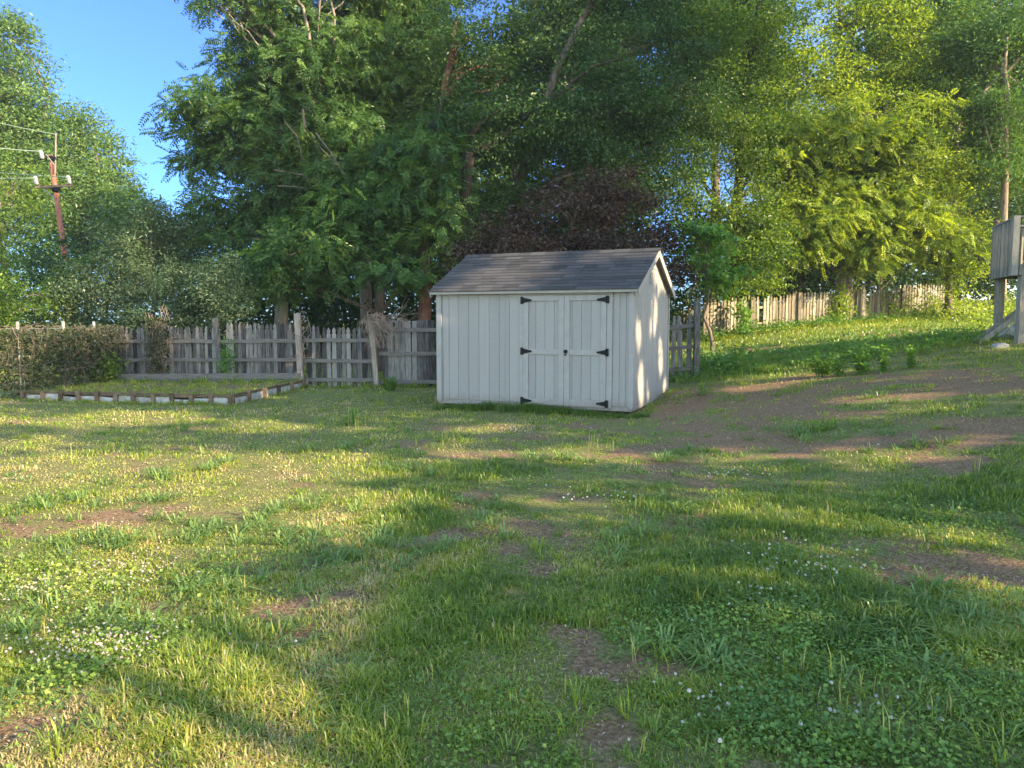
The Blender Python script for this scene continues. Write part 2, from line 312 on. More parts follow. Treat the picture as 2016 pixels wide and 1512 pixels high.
def sun_open(p):
    """True where a leaf of the shade trees would block light that reaches the place in the photograph"""
    t = p[:, 2]/SUN[2]; x = p[:, 0]-t*SUN[0]; y = p[:, 1]-t*SUN[1]
    op = (y > 1) & (y < 24) & lit_ground(x, y)
    # behind the edge of shade, right rear
    h = p[:, 2]-1.1; t = h/SUN[2]; x = p[:, 0]-t*SUN[0]; y = p[:, 1]-t*SUN[1]
    op |= (x > 3) & (y > 17.2+.35*(x-7)) & (y < 34)
    # tree wall
    t = (22.5-p[:, 1])/-SUN[1]; x = p[:, 0]-t*SUN[0]; z = p[:, 2]-t*SUN[2]
    u, v = proj(x, 22.5+0*x, z); op |= (z > .3) & (ell(u, v, TREE_LIT, .15) > .5)
    t = (40-p[:, 1])/-SUN[1]; x = p[:, 0]-t*SUN[0]; z = p[:, 2]-t*SUN[2]
    op |= (z > .3) & (x < -14)
    t = (29-p[:, 1])/-SUN[1]; x = p[:, 0]-t*SUN[0]; z = p[:, 2]-t*SUN[2]
    u, v = proj(x, 29+0*x, z); nn = noise(x, z, 1.1, 23)
    op |= (z > .8) & (x > 6) & (x < 22) & ((ell(u, v, TREE2_LIT, .2) > .5) | (nn > .5))
    # shed walls
    c, s = math.cos(SYAW), math.sin(SYAW)
    for n, q in ((np.array([c, s]), np.array(SNEAR)), (np.array([s, -c]), np.array(SNEAR))):
        den = SUN[0]*n[0]+SUN[1]*n[1]
        t = ((p[:, 0]-q[0])*n[0]+(p[:, 1]-q[1])*n[1])/den
        x = p[:, 0]-t*SUN[0]; y = p[:, 1]-t*SUN[1]; z = p[:, 2]-t*SUN[2]
        u, v = proj(x, y, z); op |= (z > 0) & (z < 2.4) & (ell(u, v, WALL_LIT, .1) > .5)
    return op
SNEAR = (1.953, 12.367); SYAW = -.395; SW = 3.566; SD = 2.947; SZ = .10

# ------------------------------------------------------------ ground sheet
gx = np.concatenate([-np.geomspace(400, 14, 22), np.arange(-13.8, 14, .12), np.geomspace(14, 400, 22)])
gy = np.concatenate([-np.geomspace(200, 1, 16), np.arange(-.8, 24, .12), np.geomspace(24.2, 500, 36)])
X, Y = np.meshgrid(gx, gy); nx, ny = len(gx), len(gy)
i, j = np.meshgrid(np.arange(nx-1), np.arange(ny-1)); a = (j*nx+i).ravel()
gzz = Z(X, Y)
ground = mesh('ground', np.stack([X, Y, gzz], -1), np.stack([a, a+1, a+1+nx, a+nx], -1), np.arange(len(a))*4, GROUND, smooth=True, pt=bare(X, Y).ravel())
tag(ground, kind='structure')

# ------------------------------------------------------------ shed
c_, s_ = math.cos(SYAW), math.sin(SYAW)
shed = empty('garden_shed', (SNEAR[0]-c_*SW, SNEAR[1]-s_*SW, SZ), SYAW)   # local: x along the front, y into depth, z up
tag(shed, 'cream painted wooden storage shed with grey shingle gable roof and double doors', 'shed')
def fx(u, v=700):     # local x of a pixel on the front wall
    a = np.array([0, 0, EYE]); d = P(u, v, 10.)-a; n = np.array([s_, -c_, 0]); q = np.array([*SNEAR, 0])
    t = ((q-a)@n)/(d@n); p = a+t*d; return SW+(p-q)@np.array([c_, s_, 0]), p[2]-SZ
H = 2.02; RH = .70; OX = .10; OY = .11
m = MB(); m.box((.02, .02, 0), (SW-.02, SD-.02, H)); m.prism([(.02, .02, H), (.02, SD-.02, H), (.02, SD/2, H+RH-.06)], (SW-.04, 0, 0))
m.build('wall', GROOVE, shed)
m = MB()
xg = [fx(u)[0] for u in (872, 884.5, 902.5, 923, 943, 963, 983, 1003)]; dl, dr = fx(1023)[0], fx(1205.7)[0]
ed = [.09]+xg+[dl]
ed = [.0]+[e for e in ed[1:]]
for x0, x1 in zip(ed[:-1], ed[1:]): m.box((x0+.003, .0, .06), (x1-.003, .03, H-.002), t=rng.random())
ed = [dr]+[fx(u)[0] for u in (1219.5, 1232)]+[SW]
for x0, x1 in zip(ed[:-1], ed[1:]): m.box((x0+.003, .0, .06), (x1-.003, .03, H-.002), t=rng.random())
m.box((dl, .003, .06), (dr, .03, H-.002))
m.build('front_siding', SIDING, shed)
m = MB(); y = .0
while y < SD-.01:
    y1 = min(y+.203, SD)
    def top(yy): return H+RH*(1-abs(yy-SD/2)/(SD/2))-.05
    a0, a1 = y+.003, y1-.003
    pts = [(SW-.03, a0, .06), (SW-.03, a1, .06), (SW-.03, a1, top(a1))]
    if a0 < SD/2 < a1: pts.append((SW-.03, SD/2, top(SD/2)))
    pts.append((SW-.03, a0, top(a0)))
    m.prism(pts, (.033, 0, 0), t=rng.random()); y = y1
m.build('side_siding', SIDING, shed)
for a_, b_ in (((-.006, -.02, .02), (.085, -.0005, H)), ((-.018, -.018, .02), (-.0065, .085, H)), ((SW-.06, -.02, .02), (SW+.02, -.0005, H-.01)), ((SW+.004, -.0, .02), (SW+.022, .07, H-.01)), ((SW+.004, SD-.075, .02), (SW+.022, SD, H-.02))):
    m = MB(); m.box(a_, b_); m.build('corner_trim', TRIM, shed, bev=.003)
m = MB(); m.box((0, .01, -.02), (SW, .05, .055)); m.box((SW-.05, .052, -.02), (SW+.001, SD, .055)); m.box((0, SD-.04, -.02), (SW-.06, SD, .055)); m.box((0, .052, -.02), (.05, SD-.05, .055))
m.build('floor_frame', TRIM, shed, bev=.002)
m = MB()
for yy in (.25, SD/2, SD-.3): m.box((.02, yy, -.13), (SW-.02, yy+.09, -.022))
for yy in (.4, 1.1, 1.9, 2.5): m.box((SW-.35, yy, -.2), (SW-.03, yy+.2, -.135))
m.build('skid', BEDW, shed)
# roof
sl_len = math.hypot(SD/2+OY, RH); ang = math.atan2(RH, SD/2)
for side in (0, 1):
    yb = SD/2; e = -OY if side == 0 else SD+OY
    zr = H+RH+.01; ze = H+RH*(1-(SD/2+OY)/(SD/2))+.01
    def rp(x, d, up):   # d: distance from eave along slope
        k = d/math.hypot(yb-e, zr-ze); yy = e+(yb-e)*k; zz = ze+(zr-ze)*k
        nrm = np.array([0, -(zr-ze), abs(yb-e)]); nrm = nrm/np.linalg.norm(nrm); nrm[1] *= (1 if side == 0 else -1)
        return np.array([x, yy, zz])+nrm*up
    Ls = math.hypot(yb-e, zr-ze)
    dk = MB(); V = [rp(x, d, u_) for u_ in (-.03, 0) for d in (.01, Ls) for x in (-OX+.01, SW+OX-.01)]
    dk.add(V, [(0, 2, 3, 1), (4, 5, 7, 6), (0, 1, 5, 4), (2, 6, 7, 3), (0, 4, 6, 2), (1, 3, 7, 5)]); deck = dk.build('roof_deck', TRIM, shed)
    sh = MB(); nrow = 13; dd = Ls/nrow
    for r_ in range(nrow):
        x = -OX-.02-rng.random()*.3
        while x < SW+OX+.02:
            w_ = .305 if rng.random() < .7 else .2+.25*rng.random(); x0, x1 = max(x, -OX-.02), min(x+w_, SW+OX+.02)
            if x1-x0 > .01:
                d0, d1 = r_*dd-.02, (r_+1)*dd+.03; jit = rng.random()*.003
                if r_ == nrow-1: d1 = Ls
                V = [rp(xx, d, u_) for xx, d, u_ in ((x0+.002, d0, .004), (x1-.002, d0, .004), (x1-.002, d1, .001), (x0+.002, d1, .001),
                     (x0+.002, d0, .014+jit), (x1-.002, d0, .014+jit), (x1-.002, d1, .005), (x0+.002, d1, .005))]
                sh.add(V, [(0, 3, 2, 1), (4, 5, 6, 7), (0, 1, 5, 4), (1, 2, 6, 5), (3, 7, 6, 2), (0, 4, 7, 3)], t=float(np.clip(.5+rng.normal()*.25, 0, 1)))
            x += w_
    sh.build('shingles', SHING, shed)
    # rake boards and eave fascia
    for xx in (SW+OX-.005, -OX-.013):
        rk = MB(); V = [rp(x, d, u_) for u_ in (-.115, -.002) for d in (0, Ls) for x in (xx, xx+.018)]
        rk.add(V, [(0, 2, 3, 1), (4, 5, 7, 6), (0, 1, 5, 4), (2, 6, 7, 3), (0, 4, 6, 2), (1, 3, 7, 5)]); rk.build('rake_board', TRIM, shed)
    fa = MB(); yy = e+(.004 if side == 0 else -.024); fa.box((-OX+.006, yy, ze-.05), (SW+OX-.006, yy+.02, ze-.004)); fa.build('fascia', TRIM, shed)
    sf = MB(); ya, yb2 = sorted((e+(.026 if side == 0 else -.026), (-.004 if side == 0 else SD+.004))); sf.box((-OX+.03, ya, ze-.045), (SW+OX-.03, yb2, ze-.035)); sf.build('soffit', TRIM, shed)
cp = MB()
for k in range(14):
    x0 = -OX-.02+k*(SW+2*OX+.04)/14; x1 = x0+(SW+2*OX+.04)/14+.02
    zt = H+RH+.033; lift = .004*(k % 2)
    cp.prism([(x0, SD/2-.13, zt-.13*math.tan(ang)+lift), (x0, SD/2, zt+lift), (x0, SD/2+.13, zt-.13*math.tan(ang)+lift), (x0, SD/2+.13, zt-.012-.13*math.tan(ang)+lift), (x0, SD/2, zt-.012+lift), (x0, SD/2-.13, zt-.012-.13*math.tan(ang)+lift)], (x1-x0-.004, 0, 0), t=rng.random())
cp.build('ridge_cap', SHING, shed)
m = MB(); m.box((SW+.0045, SD/2-.32, H+.365), (SW+.016, SD/2+.32, H+.385)); m.build('gable_batten', TRIM, shed)
m = MB(); vy = SD*.44
m.box((SW+.004, vy-.1, H+.1), (SW+.02, vy-.08, H+.3)); m.box((SW+.004, vy+.08, H+.1), (SW+.02, vy+.1, H+.3))
m.box((SW+.004, vy-.079, H+.28), (SW+.02, vy+.079, H+.3)); m.box((SW+.004, vy-.079, H+.1), (SW+.02, vy+.079, H+.12))
for k in range(5): m.box((SW+.005, vy-.079, H+.135+k*.03), (SW+.016, vy+.079, H+.15+k*.03))
m.build('gable_vent', TRIM, shed)
# doors
zt = fx(1110, 580.6)[1]; zb = .035
m = MB(); lx0, lx1 = fx(1031)[0], fx(1194)[0]; mid = fx(1111.3)[0]
m.box((dl, -.022, .02), (lx0-.005, -.0005, zt)); m.box((lx1+.005, -.022, .02), (dr, -.0005, zt)); m.box((dl-.005, -.026, zt+.004), (dr+.005, -.0005, zt+.095))
m.build('door_casing', TRIM, shed, bev=.003)
sx = .095
rails_z = [(zb, fx(1110, 786)[1]), (fx(1110, 698.5)[1], fx(1110, 687.5)[1]), (fx(1110, 592)[1], zt-.006)]
for k, (a0, a1) in enumerate(((lx0, mid-.003), (mid+.003, lx1))):
    pn = MB(); npn = 4; ws = (a1-a0-2*sx)/3.3
    off = .35 if k == 1 else .9
    xs = [a0+.01]+[a0+sx+ws*(off-.1+q) for q in range(4) if a0+sx+ws*(off-.1+q) < a1-sx-.02]+[a1-.01]
    for x0, x1 in zip(xs[:-1], xs[1:]): pn.box((x0+.003, -.012, zb+.01), (x1-.003, -.002, zt-.012), t=rng.random())
    door = pn.build('door', SIDING, shed)
    fr = MB(); fr.box((a0, -.034, zb), (a0+sx, -.0125, zt-.006)); fr.box((a1-sx, -.034, zb), (a1, -.0125, zt-.006))
    for z0, z1 in rails_z: fr.box((a0+sx+.001, -.033, z0), (a1-sx-.001, -.0125, z1))
    fr.build('door_frame', TRIM, door, bev=.002)
    for hz in (fx(1110, 590.5)[1], fx(1110, 692.5)[1], fx(1110, 791.5)[1]):
        hg = MB(); s = 1 if k == 0 else -1; e = a0 if k == 0 else a1
        xa, xb = sorted((e-s*.045, e+s*.004)); hg.box((xa, -.043, hz-.062), (xb, -.0345, hz+.062))
        hg.prism([(e+s*.004, -.043, hz-.045), (e+s*.004, -.043, hz+.045), (e+s*.16, -.043, hz+.012), (e+s*.16, -.043, hz-.012)], (0, .0085, 0))
        hg.tube([(e+s*.001, -.046, hz-.06), (e+s*.001, -.046, hz+.06)], .008, 8)
        for q in (.03, .08, .13): hg.tube([(e+s*q, -.0475, hz), (e+s*q, -.043, hz)], .005, 6)
        hg.build('hinge', IRON, door)
    if k == 1:
        kn = MB(); zk = fx(1115, 692)[1]; xk = a0+.03
        kn.tube([(xk, -.034, zk), (xk, -.04, zk), (xk, -.041, zk)], [.034, .034, .02], 12)
        kn.tube([(xk, -.042, zk), (xk, -.06, zk), (xk, -.068, zk), (xk, -.085, zk), (xk, -.092, zk)], [.01, .011, .024, .026, .012], 12)
        kn.box((xk-.02, -.04, zk-.07), (xk+.012, -.0345, zk-.04)); kn.build('door_knob', IRON, door, smooth=False)

# ------------------------------------------------------------ fences
def picket(m, p, d, n, w_, h, th=.018, pointed=True, lean=0., t=.5):
    # p base centre, d unit along the fence, n unit normal (3D)
    q = lambda a, z: np.array([p[0]+d[0]*(a+lean*z), p[1]+d[1]*(a+lean*z), p[2]+z])
    hw = w_/2
    if pointed: pts = [q(-hw, 0), q(hw, 0), q(hw, h-.16), q(hw*.55, h-.135), q(hw*.9, h-.09), q(hw*.62, h-.045), q(0, h), q(-hw*.62, h-.045), q(-hw*.9, h-.09), q(-hw*.55, h-.135), q(-hw, h-.16)]
    else: pts = [q(-hw, 0), q(hw, 0), q(hw, h), q(-hw, h)]
    m.prism(pts, np.array([n[0], n[1], 0])*th, t)
def bay(root, a, b, h, rails, w_=.088, gap=.03, pointed=True, scallop=.06, mat=GREYW, rmat=GREYH, hz=None, skip=0, rail_front=1, ragged=.012, pname='picket_panel', zoff=0.04):
    a = np.array(a, float); b = np.array(b, float); L = np.linalg.norm(b-a); d = (b-a)/L; n = np.array([-d[1], d[0]])
    if n[1] < 0: n = -n
    N = int((L-.12)/(w_+gap)); st = (L-.12)/N; m = MB()
    za, zb_ = float(Z(*a)), float(Z(*b))
    for k in range(N):
        if rng.random() < skip: continue
        s = .06+st*(k+.5)+rng.normal()*.006; p = a+d*s; f = s/L; z = za+(zb_-za)*f
        hh = h-scallop*4*f*(1-f)+rng.normal()*ragged-(rng.random() < .02)*rng.random()*.2*pointed
        picket(m, (p[0], p[1], z+zoff), d, n, w_*(1+rng.normal()*.06), hh, pointed=pointed, lean=rng.normal()*.009, t=float(np.clip(.5+rng.normal()*.3, 0, 1)))
    o = m.build(pname, mat); hang(o, root)
    for rz in rails:
        m = MB(); K = 6; pts = []
        for k in range(K+1):
            f = k/K; pts.append(np.array([*(a+(b-a)*f-n*.022*rail_front), za+(zb_-za)*f+rz+rng.normal()*.006]))
        for k in range(K): m.bar(pts[k], pts[k+1], .04, .085, t=.6)
        hang(m.build('rail', rmat), root)
def post(root, p, h, r=.055, lean=(0, 0), mat=POSTW, top='flat', name='post', square=True, z=None):
    z = float(Z(p[0], p[1]))-.1 if z is None else z; m = MB(); q = np.array([p[0]+lean[0], p[1]+lean[1], z+.1+h])
    b = np.array([p[0], p[1], z])
    if square: m.bar(b, q, 2*r, 2*r, up=(0, 1, 0))
    else: m.tube([b, (b+q)/2, q], [r*1.1, r, r*.9], 10)
    if top == 'point': m.tube([q, q+(0, 0, .02), q+(0, 0, .05), q+(0, 0, .13)], [r*1.25, r*1.25, r*.9, .006], 4)
    o = m.build(name, mat); hang(o, root); return o
# left weathered picket fence
fr = empty('picket_fence', (-7, 18.2, 0)); tag(fr, 'dark weathered picket fence standing behind the raised bed', 'fence')
YA = 18.3
xs = [(u-1008)/F*YA for u in (212, 320, 440, 592)]
for k in range(3): bay(fr, (xs[k], YA), (xs[k+1], YA-.05*k), (1.40, 1.40, 1.46)[k], (.62, 1.07), scallop=(.05, .03, .02)[k], gap=.004, zoff=.05)
post(fr, (xs[1], YA-.12), 1.55, .06); post(fr, (xs[2], YA-.1), 1.62, .055, lean=(-.14, 0), mat=GREYW); post(fr, (xs[0], YA), 1.45, .05, mat=GREYW)
# gate between two posts
g0 = np.array([(598-1008)/F*18.0, 18.0]); g1 = np.array([(738-1008)/F*17.8, 17.8])
gt = empty('picket_gate', (*g0, 0)); tag(gt, 'grey picket gate section with three rails and pointed tops between two leaning posts', 'gate')
bay(gt, g0, g1, 1.50, (.16, .61, 1.09), w_=.1, gap=.02, scallop=.12, zoff=.0)
gp = empty('gate_post', (*g0, 0)); tag(gp, 'tall leaning pale post with split top at raised bed corner', 'post')
post(gp, (g0[0]-.03, 17.85), 1.72, .062, lean=(-.06, .0), top='none')
m = MB()
for k in range(26):
    q = np.array([g0[0]-.04+rng.normal()*.05, 17.8+rng.normal()*.05, .1+1.6*rng.random()]); pts = [q]
    for s in range(6): q = q+np.array([rng.normal()*.05+.01, rng.normal()*.03, rng.normal()*.09]); pts.append(q)
    m.tube(pts, .007, 4)
hang(m.build('dead_vine', TWIG), gp)
gp2 = empty('gate_post', (*g1, 0)); tag(gp2, 'leaning fence post beneath a tangle of dry vines', 'post')
post(gp2, (g1[0]+.06, 17.7), 1.55, .055, lean=(-.12, 0))
# board privacy fence
pf = empty('board_fence', (g1[0]+.1, 17.8, 0)); tag(pf, 'flat topped privacy fence of grey boards left of the shed', 'fence')
b0 = g1+np.array([.12, -.02]); b1 = np.array([-.9, 17.45])
bay(pf, b0, b1, 1.55, (.13, .78, 1.33), w_=.135, gap=.004, pointed=False, scallop=0, ragged=.006, pname='board_panel', zoff=0)
post(pf, b1, 1.5, .05, mat=GREYW)
# picket run ending right of the shed
pr = empty('picket_fence', (4, 16.6, 0)); tag(pr, 'short grey picket fence ending in a pointed post right of the shed', 'fence')
e1 = P(1371, 700, 16.4)[:2]
bay(pr, (-.8, 17.45), (1.6, 17), 1.5, (.2, .7, 1.15)); bay(pr, (1.7, 17), (e1[0]-.02, e1[1]+.05), 1.32, (.2, .66, 1.12), w_=.1, gap=.055, scallop=0)
post(pr, e1, 1.55, .06, mat=GREYW, top='point'); post(pr, (1.65, 17.02), 1.5, .05, mat=GREYW)
# sunlit far fence
ff = empty('picket_fence', (9, 28, 1)); tag(ff, 'long sunlit brown picket fence under the trees at the far right', 'fence')
fl = [(1386, 26.), (1478, 26.8), (1570, 27.6), (1684, 28.6), (1772, 29.6), (1862, 30.6)]
fp = [((u-1008)/F*y, y) for u, y in fl]
for k in range(5): bay(ff, fp[k], fp[k+1], 1.28, (.3, .85), w_=.105, gap=.035, rail_front=-2.2, scallop=(.05, .1, .08, .12, -.05)[k], mat=TANW, rmat=TANW, skip=.02, ragged=.025)
for k, p in enumerate(fp): post(ff, (p[0], p[1]-.06), 1.25 if k < 5 else 1.45, .06 if k < 5 else .08, mat=TANW)
post(ff, (fp[3][0]+.12, fp[3][1]-.1), 1.4, .1, mat=TANW, square=False)

# ------------------------------------------------------------ raised bed
rb = empty('raised_bed', (-5.3, 14.4, 0)); tag(rb, 'low raised garden bed edged with white panels and brown timber stakes', 'raised bed')
c0 = G(455, 797)[:2]; cl = G(52, 788)[:2]; cr = np.array([(594-1008)/F*17.6, 17.6])
def edge(a, b, N):
    a = np.array(a); b = np.array(b); d = (b-a)/np.linalg.norm(b-a); n = np.array([d[1], -d[0]])
    if n@(np.array([-7.5, 16.5])-a) > 0: n = -n
    z = lambda p: float(Z(*p))
    for k in range(N+1):
        p = a+(b-a)*k/N+n*.03; m = MB(); m.bar((*p, z(p)-.1), (*(p+rng.normal(size=2)*.012), z(p)+.165+.05*rng.random()), .075, .075, up=(0, 1, 0), t=rng.random()); hang(m.build('stake', BEDW), rb)
    for k in range(N):
        p = a+(b-a)*(k+.03)/N; q = a+(b-a)*(k+.97)/N
        jz = rng.normal()*.012; m = MB(); m.bar((*p, z(p)+.045+jz), (*q, z(q)+.045+jz+rng.normal()*.012), .02, .15); hang(m.build('white_panel', WHITEP), rb)
    m = MB(); m.bar((*a, z(a)+.165), (*b, z(b)+.165), .04, .04, t=.3); hang(m.build('cap_board', BEDW), rb)
edge(cl, c0, 11); edge(c0, cr, 5)
m = MB(); yb_ = 17.75
m.bar((-9.4, yb_, .10), (-4.95, yb_, .12), .04, .13, t=.9); m.bar((-9.4, yb_+.03, .25), (-4.95, yb_+.03, .27), .04, .14, t=.6)
hang(m.build('back_board', GREYH), rb)
# soil fill
bp = [cl, c0, cr, np.array([-9.6, 17.7])]
N = 30; V = []; 
for a in range(N+1):
    for b in range(N+1):
        f, g = a/N, b/N; p = (bp[0]*(1-f)+bp[1]*f)*(1-g)+(bp[3]*(1-f)+bp[2]*f)*g
        V.append((p[0], p[1], float(Z(*p))+.12+.05*noise(p[0], p[1], .5, 9)*min(1, 8*min(f, g, 1-f, 1-g))))
a = np.array([i*(N+1)+j for i in range(N) for j in range(N)])
o = mesh('soil', V, np.stack([a, a+N+1, a+N+2, a+1], -1), np.arange(len(a))*4, GROUND, smooth=True, pt=np.full(len(V), .7)); hang(o, rb)

# ------------------------------------------------------------ leaves and trees
def basis(n):
    n = n/(np.linalg.norm(n, axis=1)[:, None]+1e-9); r = rng.normal(size=n.shape); a = np.cross(n, r); a /= np.linalg.norm(a, axis=1)[:, None]+1e-9
    return n, a, np.cross(n, a)
def leaf_arrays(c, n, L, asp, a=None):
    N_, A, B = basis(n)
    if a is not None: A = a/(np.linalg.norm(a, axis=1)[:, None]+1e-9); B = np.cross(N_, A); B /= np.linalg.norm(B, axis=1)[:, None]+1e-9
    L = L[:, None]
    return np.stack([c-A*L*.5, c-A*L*.08+B*L*asp*.5+N_*L*.08, c+A*L*.5-N_*L*.06, c-A*L*.08-B*L*asp*.5+N_*L*.08], 1)
def leafmesh(name, V4, tone, mat, parent=None):
    n = len(V4); return mesh(name, V4.reshape(-1, 3), np.arange(n*4), np.arange(n)*4, mat, parent, np.clip(tone, 0, 1))
def unit(n): v = rng.normal(size=(n, 3)); return v/np.linalg.norm(v, axis=1)[:, None]
def limb(m, p, q, r0, r1, sag=.1, n=6):
    p = np.array(p, float); q = np.array(q, float); L = np.linalg.norm(q-p); K = 7; t = np.linspace(0, 1, K)[:, None]
    off = rng.normal(size=3)*L*sag; path = p+(q-p)*t+off*np.sin(t*math.pi)+np.array([0, 0, 1])*L*.08*np.sin(t*math.pi)
    path[1:-1] += rng.normal(size=(K-2, 3))*L*.012
    m.tube(path, np.linspace(r0, r1, K), n)
DM = {'oak_tree': 1.5, 'woodland_tree': 2.0, 'hill_tree': 2.5, 'understory_shrub': 1.3, 'tall_tree': 1.6, 'pine_trunk_tree': 1.5, 'vine_trunk_tree': 1.5, 'shade_caster_tree': .42}
LM = {'oak_tree': .8, 'lime_tree': .8, 'hill_tree': .85, 'tall_tree': .8, 'vine_trunk_tree': .8, 'pine_trunk_tree': .8}
def tree(name, label, cat, blobs, base_, mat, leaf=.13, asp=.5, dens=1., rb=(.5, 1.0), kind='simple', trunk_r=.16, bark=BARK, group=None, world=False, tone=.5, tvar=.18, filt=None, flat=.5, limbs=True, zlo=.4, cover=150, trunk_name='trunk', straight=False):
    root = empty(name, (base_[0], base_[1], float(Z(base_[0], base_[1])))); tag(root, label, cat, group); leaf = leaf*LM.get(name, 1)
    C = []; Rr = []; BC = []
    for b in blobs:
        if world: c = np.array(b[:3], float); r = np.array(b[3:6], float)
        else:
            c = P(b[0], b[1], b[4]); k = b[4]/F; r = np.array([b[2]*k, b[5] if len(b) > 5 else min(b[2], b[3])*k*.9, b[3]*k])
        BC.append((c, r))
        area = 4*math.pi*((r[0]*r[1])**1.6/3+(r[0]*r[2])**1.6/3+(r[1]*r[2])**1.6/3)**(1/1.6)
        n = max(3, int(area*dens*DM.get(name, 1.15))); d = unit(n); rad = rng.random(n)**.4
        C.append(c+d*rad[:, None]*r); Rr.append(rb[0]+(rb[1]-rb[0])*rng.random(n))
    C = np.vstack(C); Rr = np.concatenate(Rr); k = C[:, 2] > Z(C[:, 0], C[:, 1])+.2; C, Rr = C[k], Rr[k]
    bt = tone+rng.normal(size=len(C))*tvar*.8
    P_, N_, T_, A_ = [], [], [], []
    for c, r, t0 in zip(C, Rr, bt):
        n = int(cover*(1 if world else 1.9)*(r*r)/(leaf/.13)**1.5*(14/ (14 if kind == 'simple' else 95)))+3
        d = unit(n); d[:, 2] = np.abs(d[:, 2])*np.where(rng.random(n) < .75, 1, -1)
        rad = rng.random(n)**.5; p = c+d*rad[:, None]*r*np.array([1, 1, flat])*(1+.16*rng.normal(size=(n, 1)))
        P_.append(p); N_.append(d*.5+np.array([0, 0, .7])+rng.normal(size=(n, 3))*.55); T_.append(t0+rng.normal(size=n)*tvar)
        a = d*np.array([1, 1, .3])+rng.normal(size=(n, 3))*.5+np.array([0, 0, -.35]); A_.append(a)
    Pp = np.vstack(P_); Nn = np.vstack(N_); Tt = np.concatenate(T_); Aa = np.vstack(A_)
    k = Pp[:, 2] > Z(Pp[:, 0], Pp[:, 1])+zlo*rng.random(len(Pp))
    if filt is not None: k &= ~filt(Pp)
    Pp, Nn, Tt, Aa = Pp[k], Nn[k], Tt[k], Aa[k]
    if kind == 'frond':
        a = Aa/np.linalg.norm(Aa, axis=1)[:, None]; s = np.cross(a, Nn); s /= np.linalg.norm(s, axis=1)[:, None]+1e-9; up = np.cross(s, a)
        V = []; T = []; FL = leaf*3.6
        for q in np.linspace(.12, 1, 7):
            for sd in (-1, 1):
                pos = Pp+a*FL*q-np.array([0, 0, 1])*FL*.2*q*q; d = a*.45+s*sd*1.0+np.array([0, 0, -.3])
                ln = leaf*(1.15-.5*abs(q-.45))*(1+.15*rng.normal(size=len(Pp)))
                dn = d/np.linalg.norm(d, axis=1)[:, None]
                V.append(leaf_arrays(pos+dn*ln[:, None]*.5, up+rng.normal(size=up.shape)*.4, ln, .42, d)); T.append(Tt+rng.normal(size=len(Pp))*.06)
        V4 = np.vstack(V); Tt = np.concatenate(T)
    else:
        ln = leaf*(.45+.9*rng.random(len(Pp))**1.2); V4 = leaf_arrays(Pp, Nn, ln, asp)
    hang(leafmesh('crown', V4, Tt, mat), root)
    if limbs:
        m = MB(); zb_ = float(Z(*base_[:2]))-.1; b0 = np.array([base_[0], base_[1], zb_])
        big = max(BC, key=lambda q: q[1][0]*q[1][2]); top = big[0]+np.array([0, 0, big[1][2]*.5])
        kmin = 7 if straight else 2
        if straight: top[:2] = b0[:2]+(-.25, 0)
        K = 9; t = np.linspace(0, 1, K)[:, None]; path = b0+(top-b0)*t; path[:, :2] = b0[:2]+(top-b0)[:2]*(t**1.6)
        path[1:-1, :2] += rng.normal(size=(K-2, 2))*(.015 if straight else .06)*(1+trunk_r)
        m.tube(path, trunk_r*(1.25-1.0*t[:, 0]**.8)*np.where(t[:, 0] < .05, 1.35, 1), 10)
        hang(m.build(trunk_name, bark, smooth=True), root)
        m = MB()
        for c, r in BC:
            k = int(np.clip((c[2]-r[2]*.6-b0[2])/(top[2]-b0[2])*(K-1), kmin, K-2)); limb(m, path[k], c, trunk_r*.4, trunk_r*.12, .08)
            near = np.argsort(np.linalg.norm((C-c)/r, axis=1)+rng.random(len(C))*.5)[:int(4+3*r[0])]
            for q in near: 
                k2 = int(np.clip((C[q][2]-r[2]*.5-b0[2])/(top[2]-b0[2])*(K-1), kmin, K-2)); f = .35+.5*rng.random(); st_ = path[k2]+(c-path[k2])*f; limb(m, st_, C[q]*.9+st_*.1, trunk_r*.14, .01, .12, 5)
        hang(m.build('limbs', bark, smooth=True), root)
    return root

BG = 'trees of the wood behind the fences'
# sunlit trees up the hill, left
tree('hill_tree', 'tallest sunlit green tree at the far left edge, its narrow top against blue sky', 'tree', [(10, 150, 80, 120, 42), (40, 270, 85, 110, 42), (15, 60, 28, 40, 42), (-60, 250, 130, 160, 42), (20, 420, 150, 140, 42)], (-28, 42), L_HILL, leaf=.24, rb=(.6, 1.3), cover=60, group=BG, dens=.9, trunk_r=.25)
tree('hill_tree', 'rounded sunlit tree behind the utility pole top', 'tree', [(140, 310, 70, 90, 45), (90, 330, 90, 110, 45), (160, 240, 35, 40, 45), (160, 440, 110, 100, 45)], (-25, 45), L_HILL, leaf=.24, rb=(.6, 1.3), cover=60, group=BG, dens=.9, tone=.55, trunk_r=.25)
tree('hill_tree', 'sunlit tree whose shoulder slopes down to the gap of open sky', 'tree', [(215, 350, 50, 70, 48), (205, 290, 28, 38, 48), (255, 425, 45, 50, 48), (310, 480, 80, 80, 48), (230, 450, 90, 110, 48)], (-24, 48), L_HILL, leaf=.25, rb=(.6, 1.2), cover=60, group=BG, dens=.9, tone=.5, trunk_r=.25)
tree('lime_tree', 'yellow green sunlit tree low at the left picture edge below the wires', 'tree', [(-10, 470, 110, 120, 34), (60, 560, 110, 90, 33), (-60, 600, 120, 90, 31), (30, 360, 70, 60, 36)], (-24, 34), L_LIME, leaf=.2, rb=(.5, 1.), cover=70, group=BG, tone=.4, trunk_r=.2)
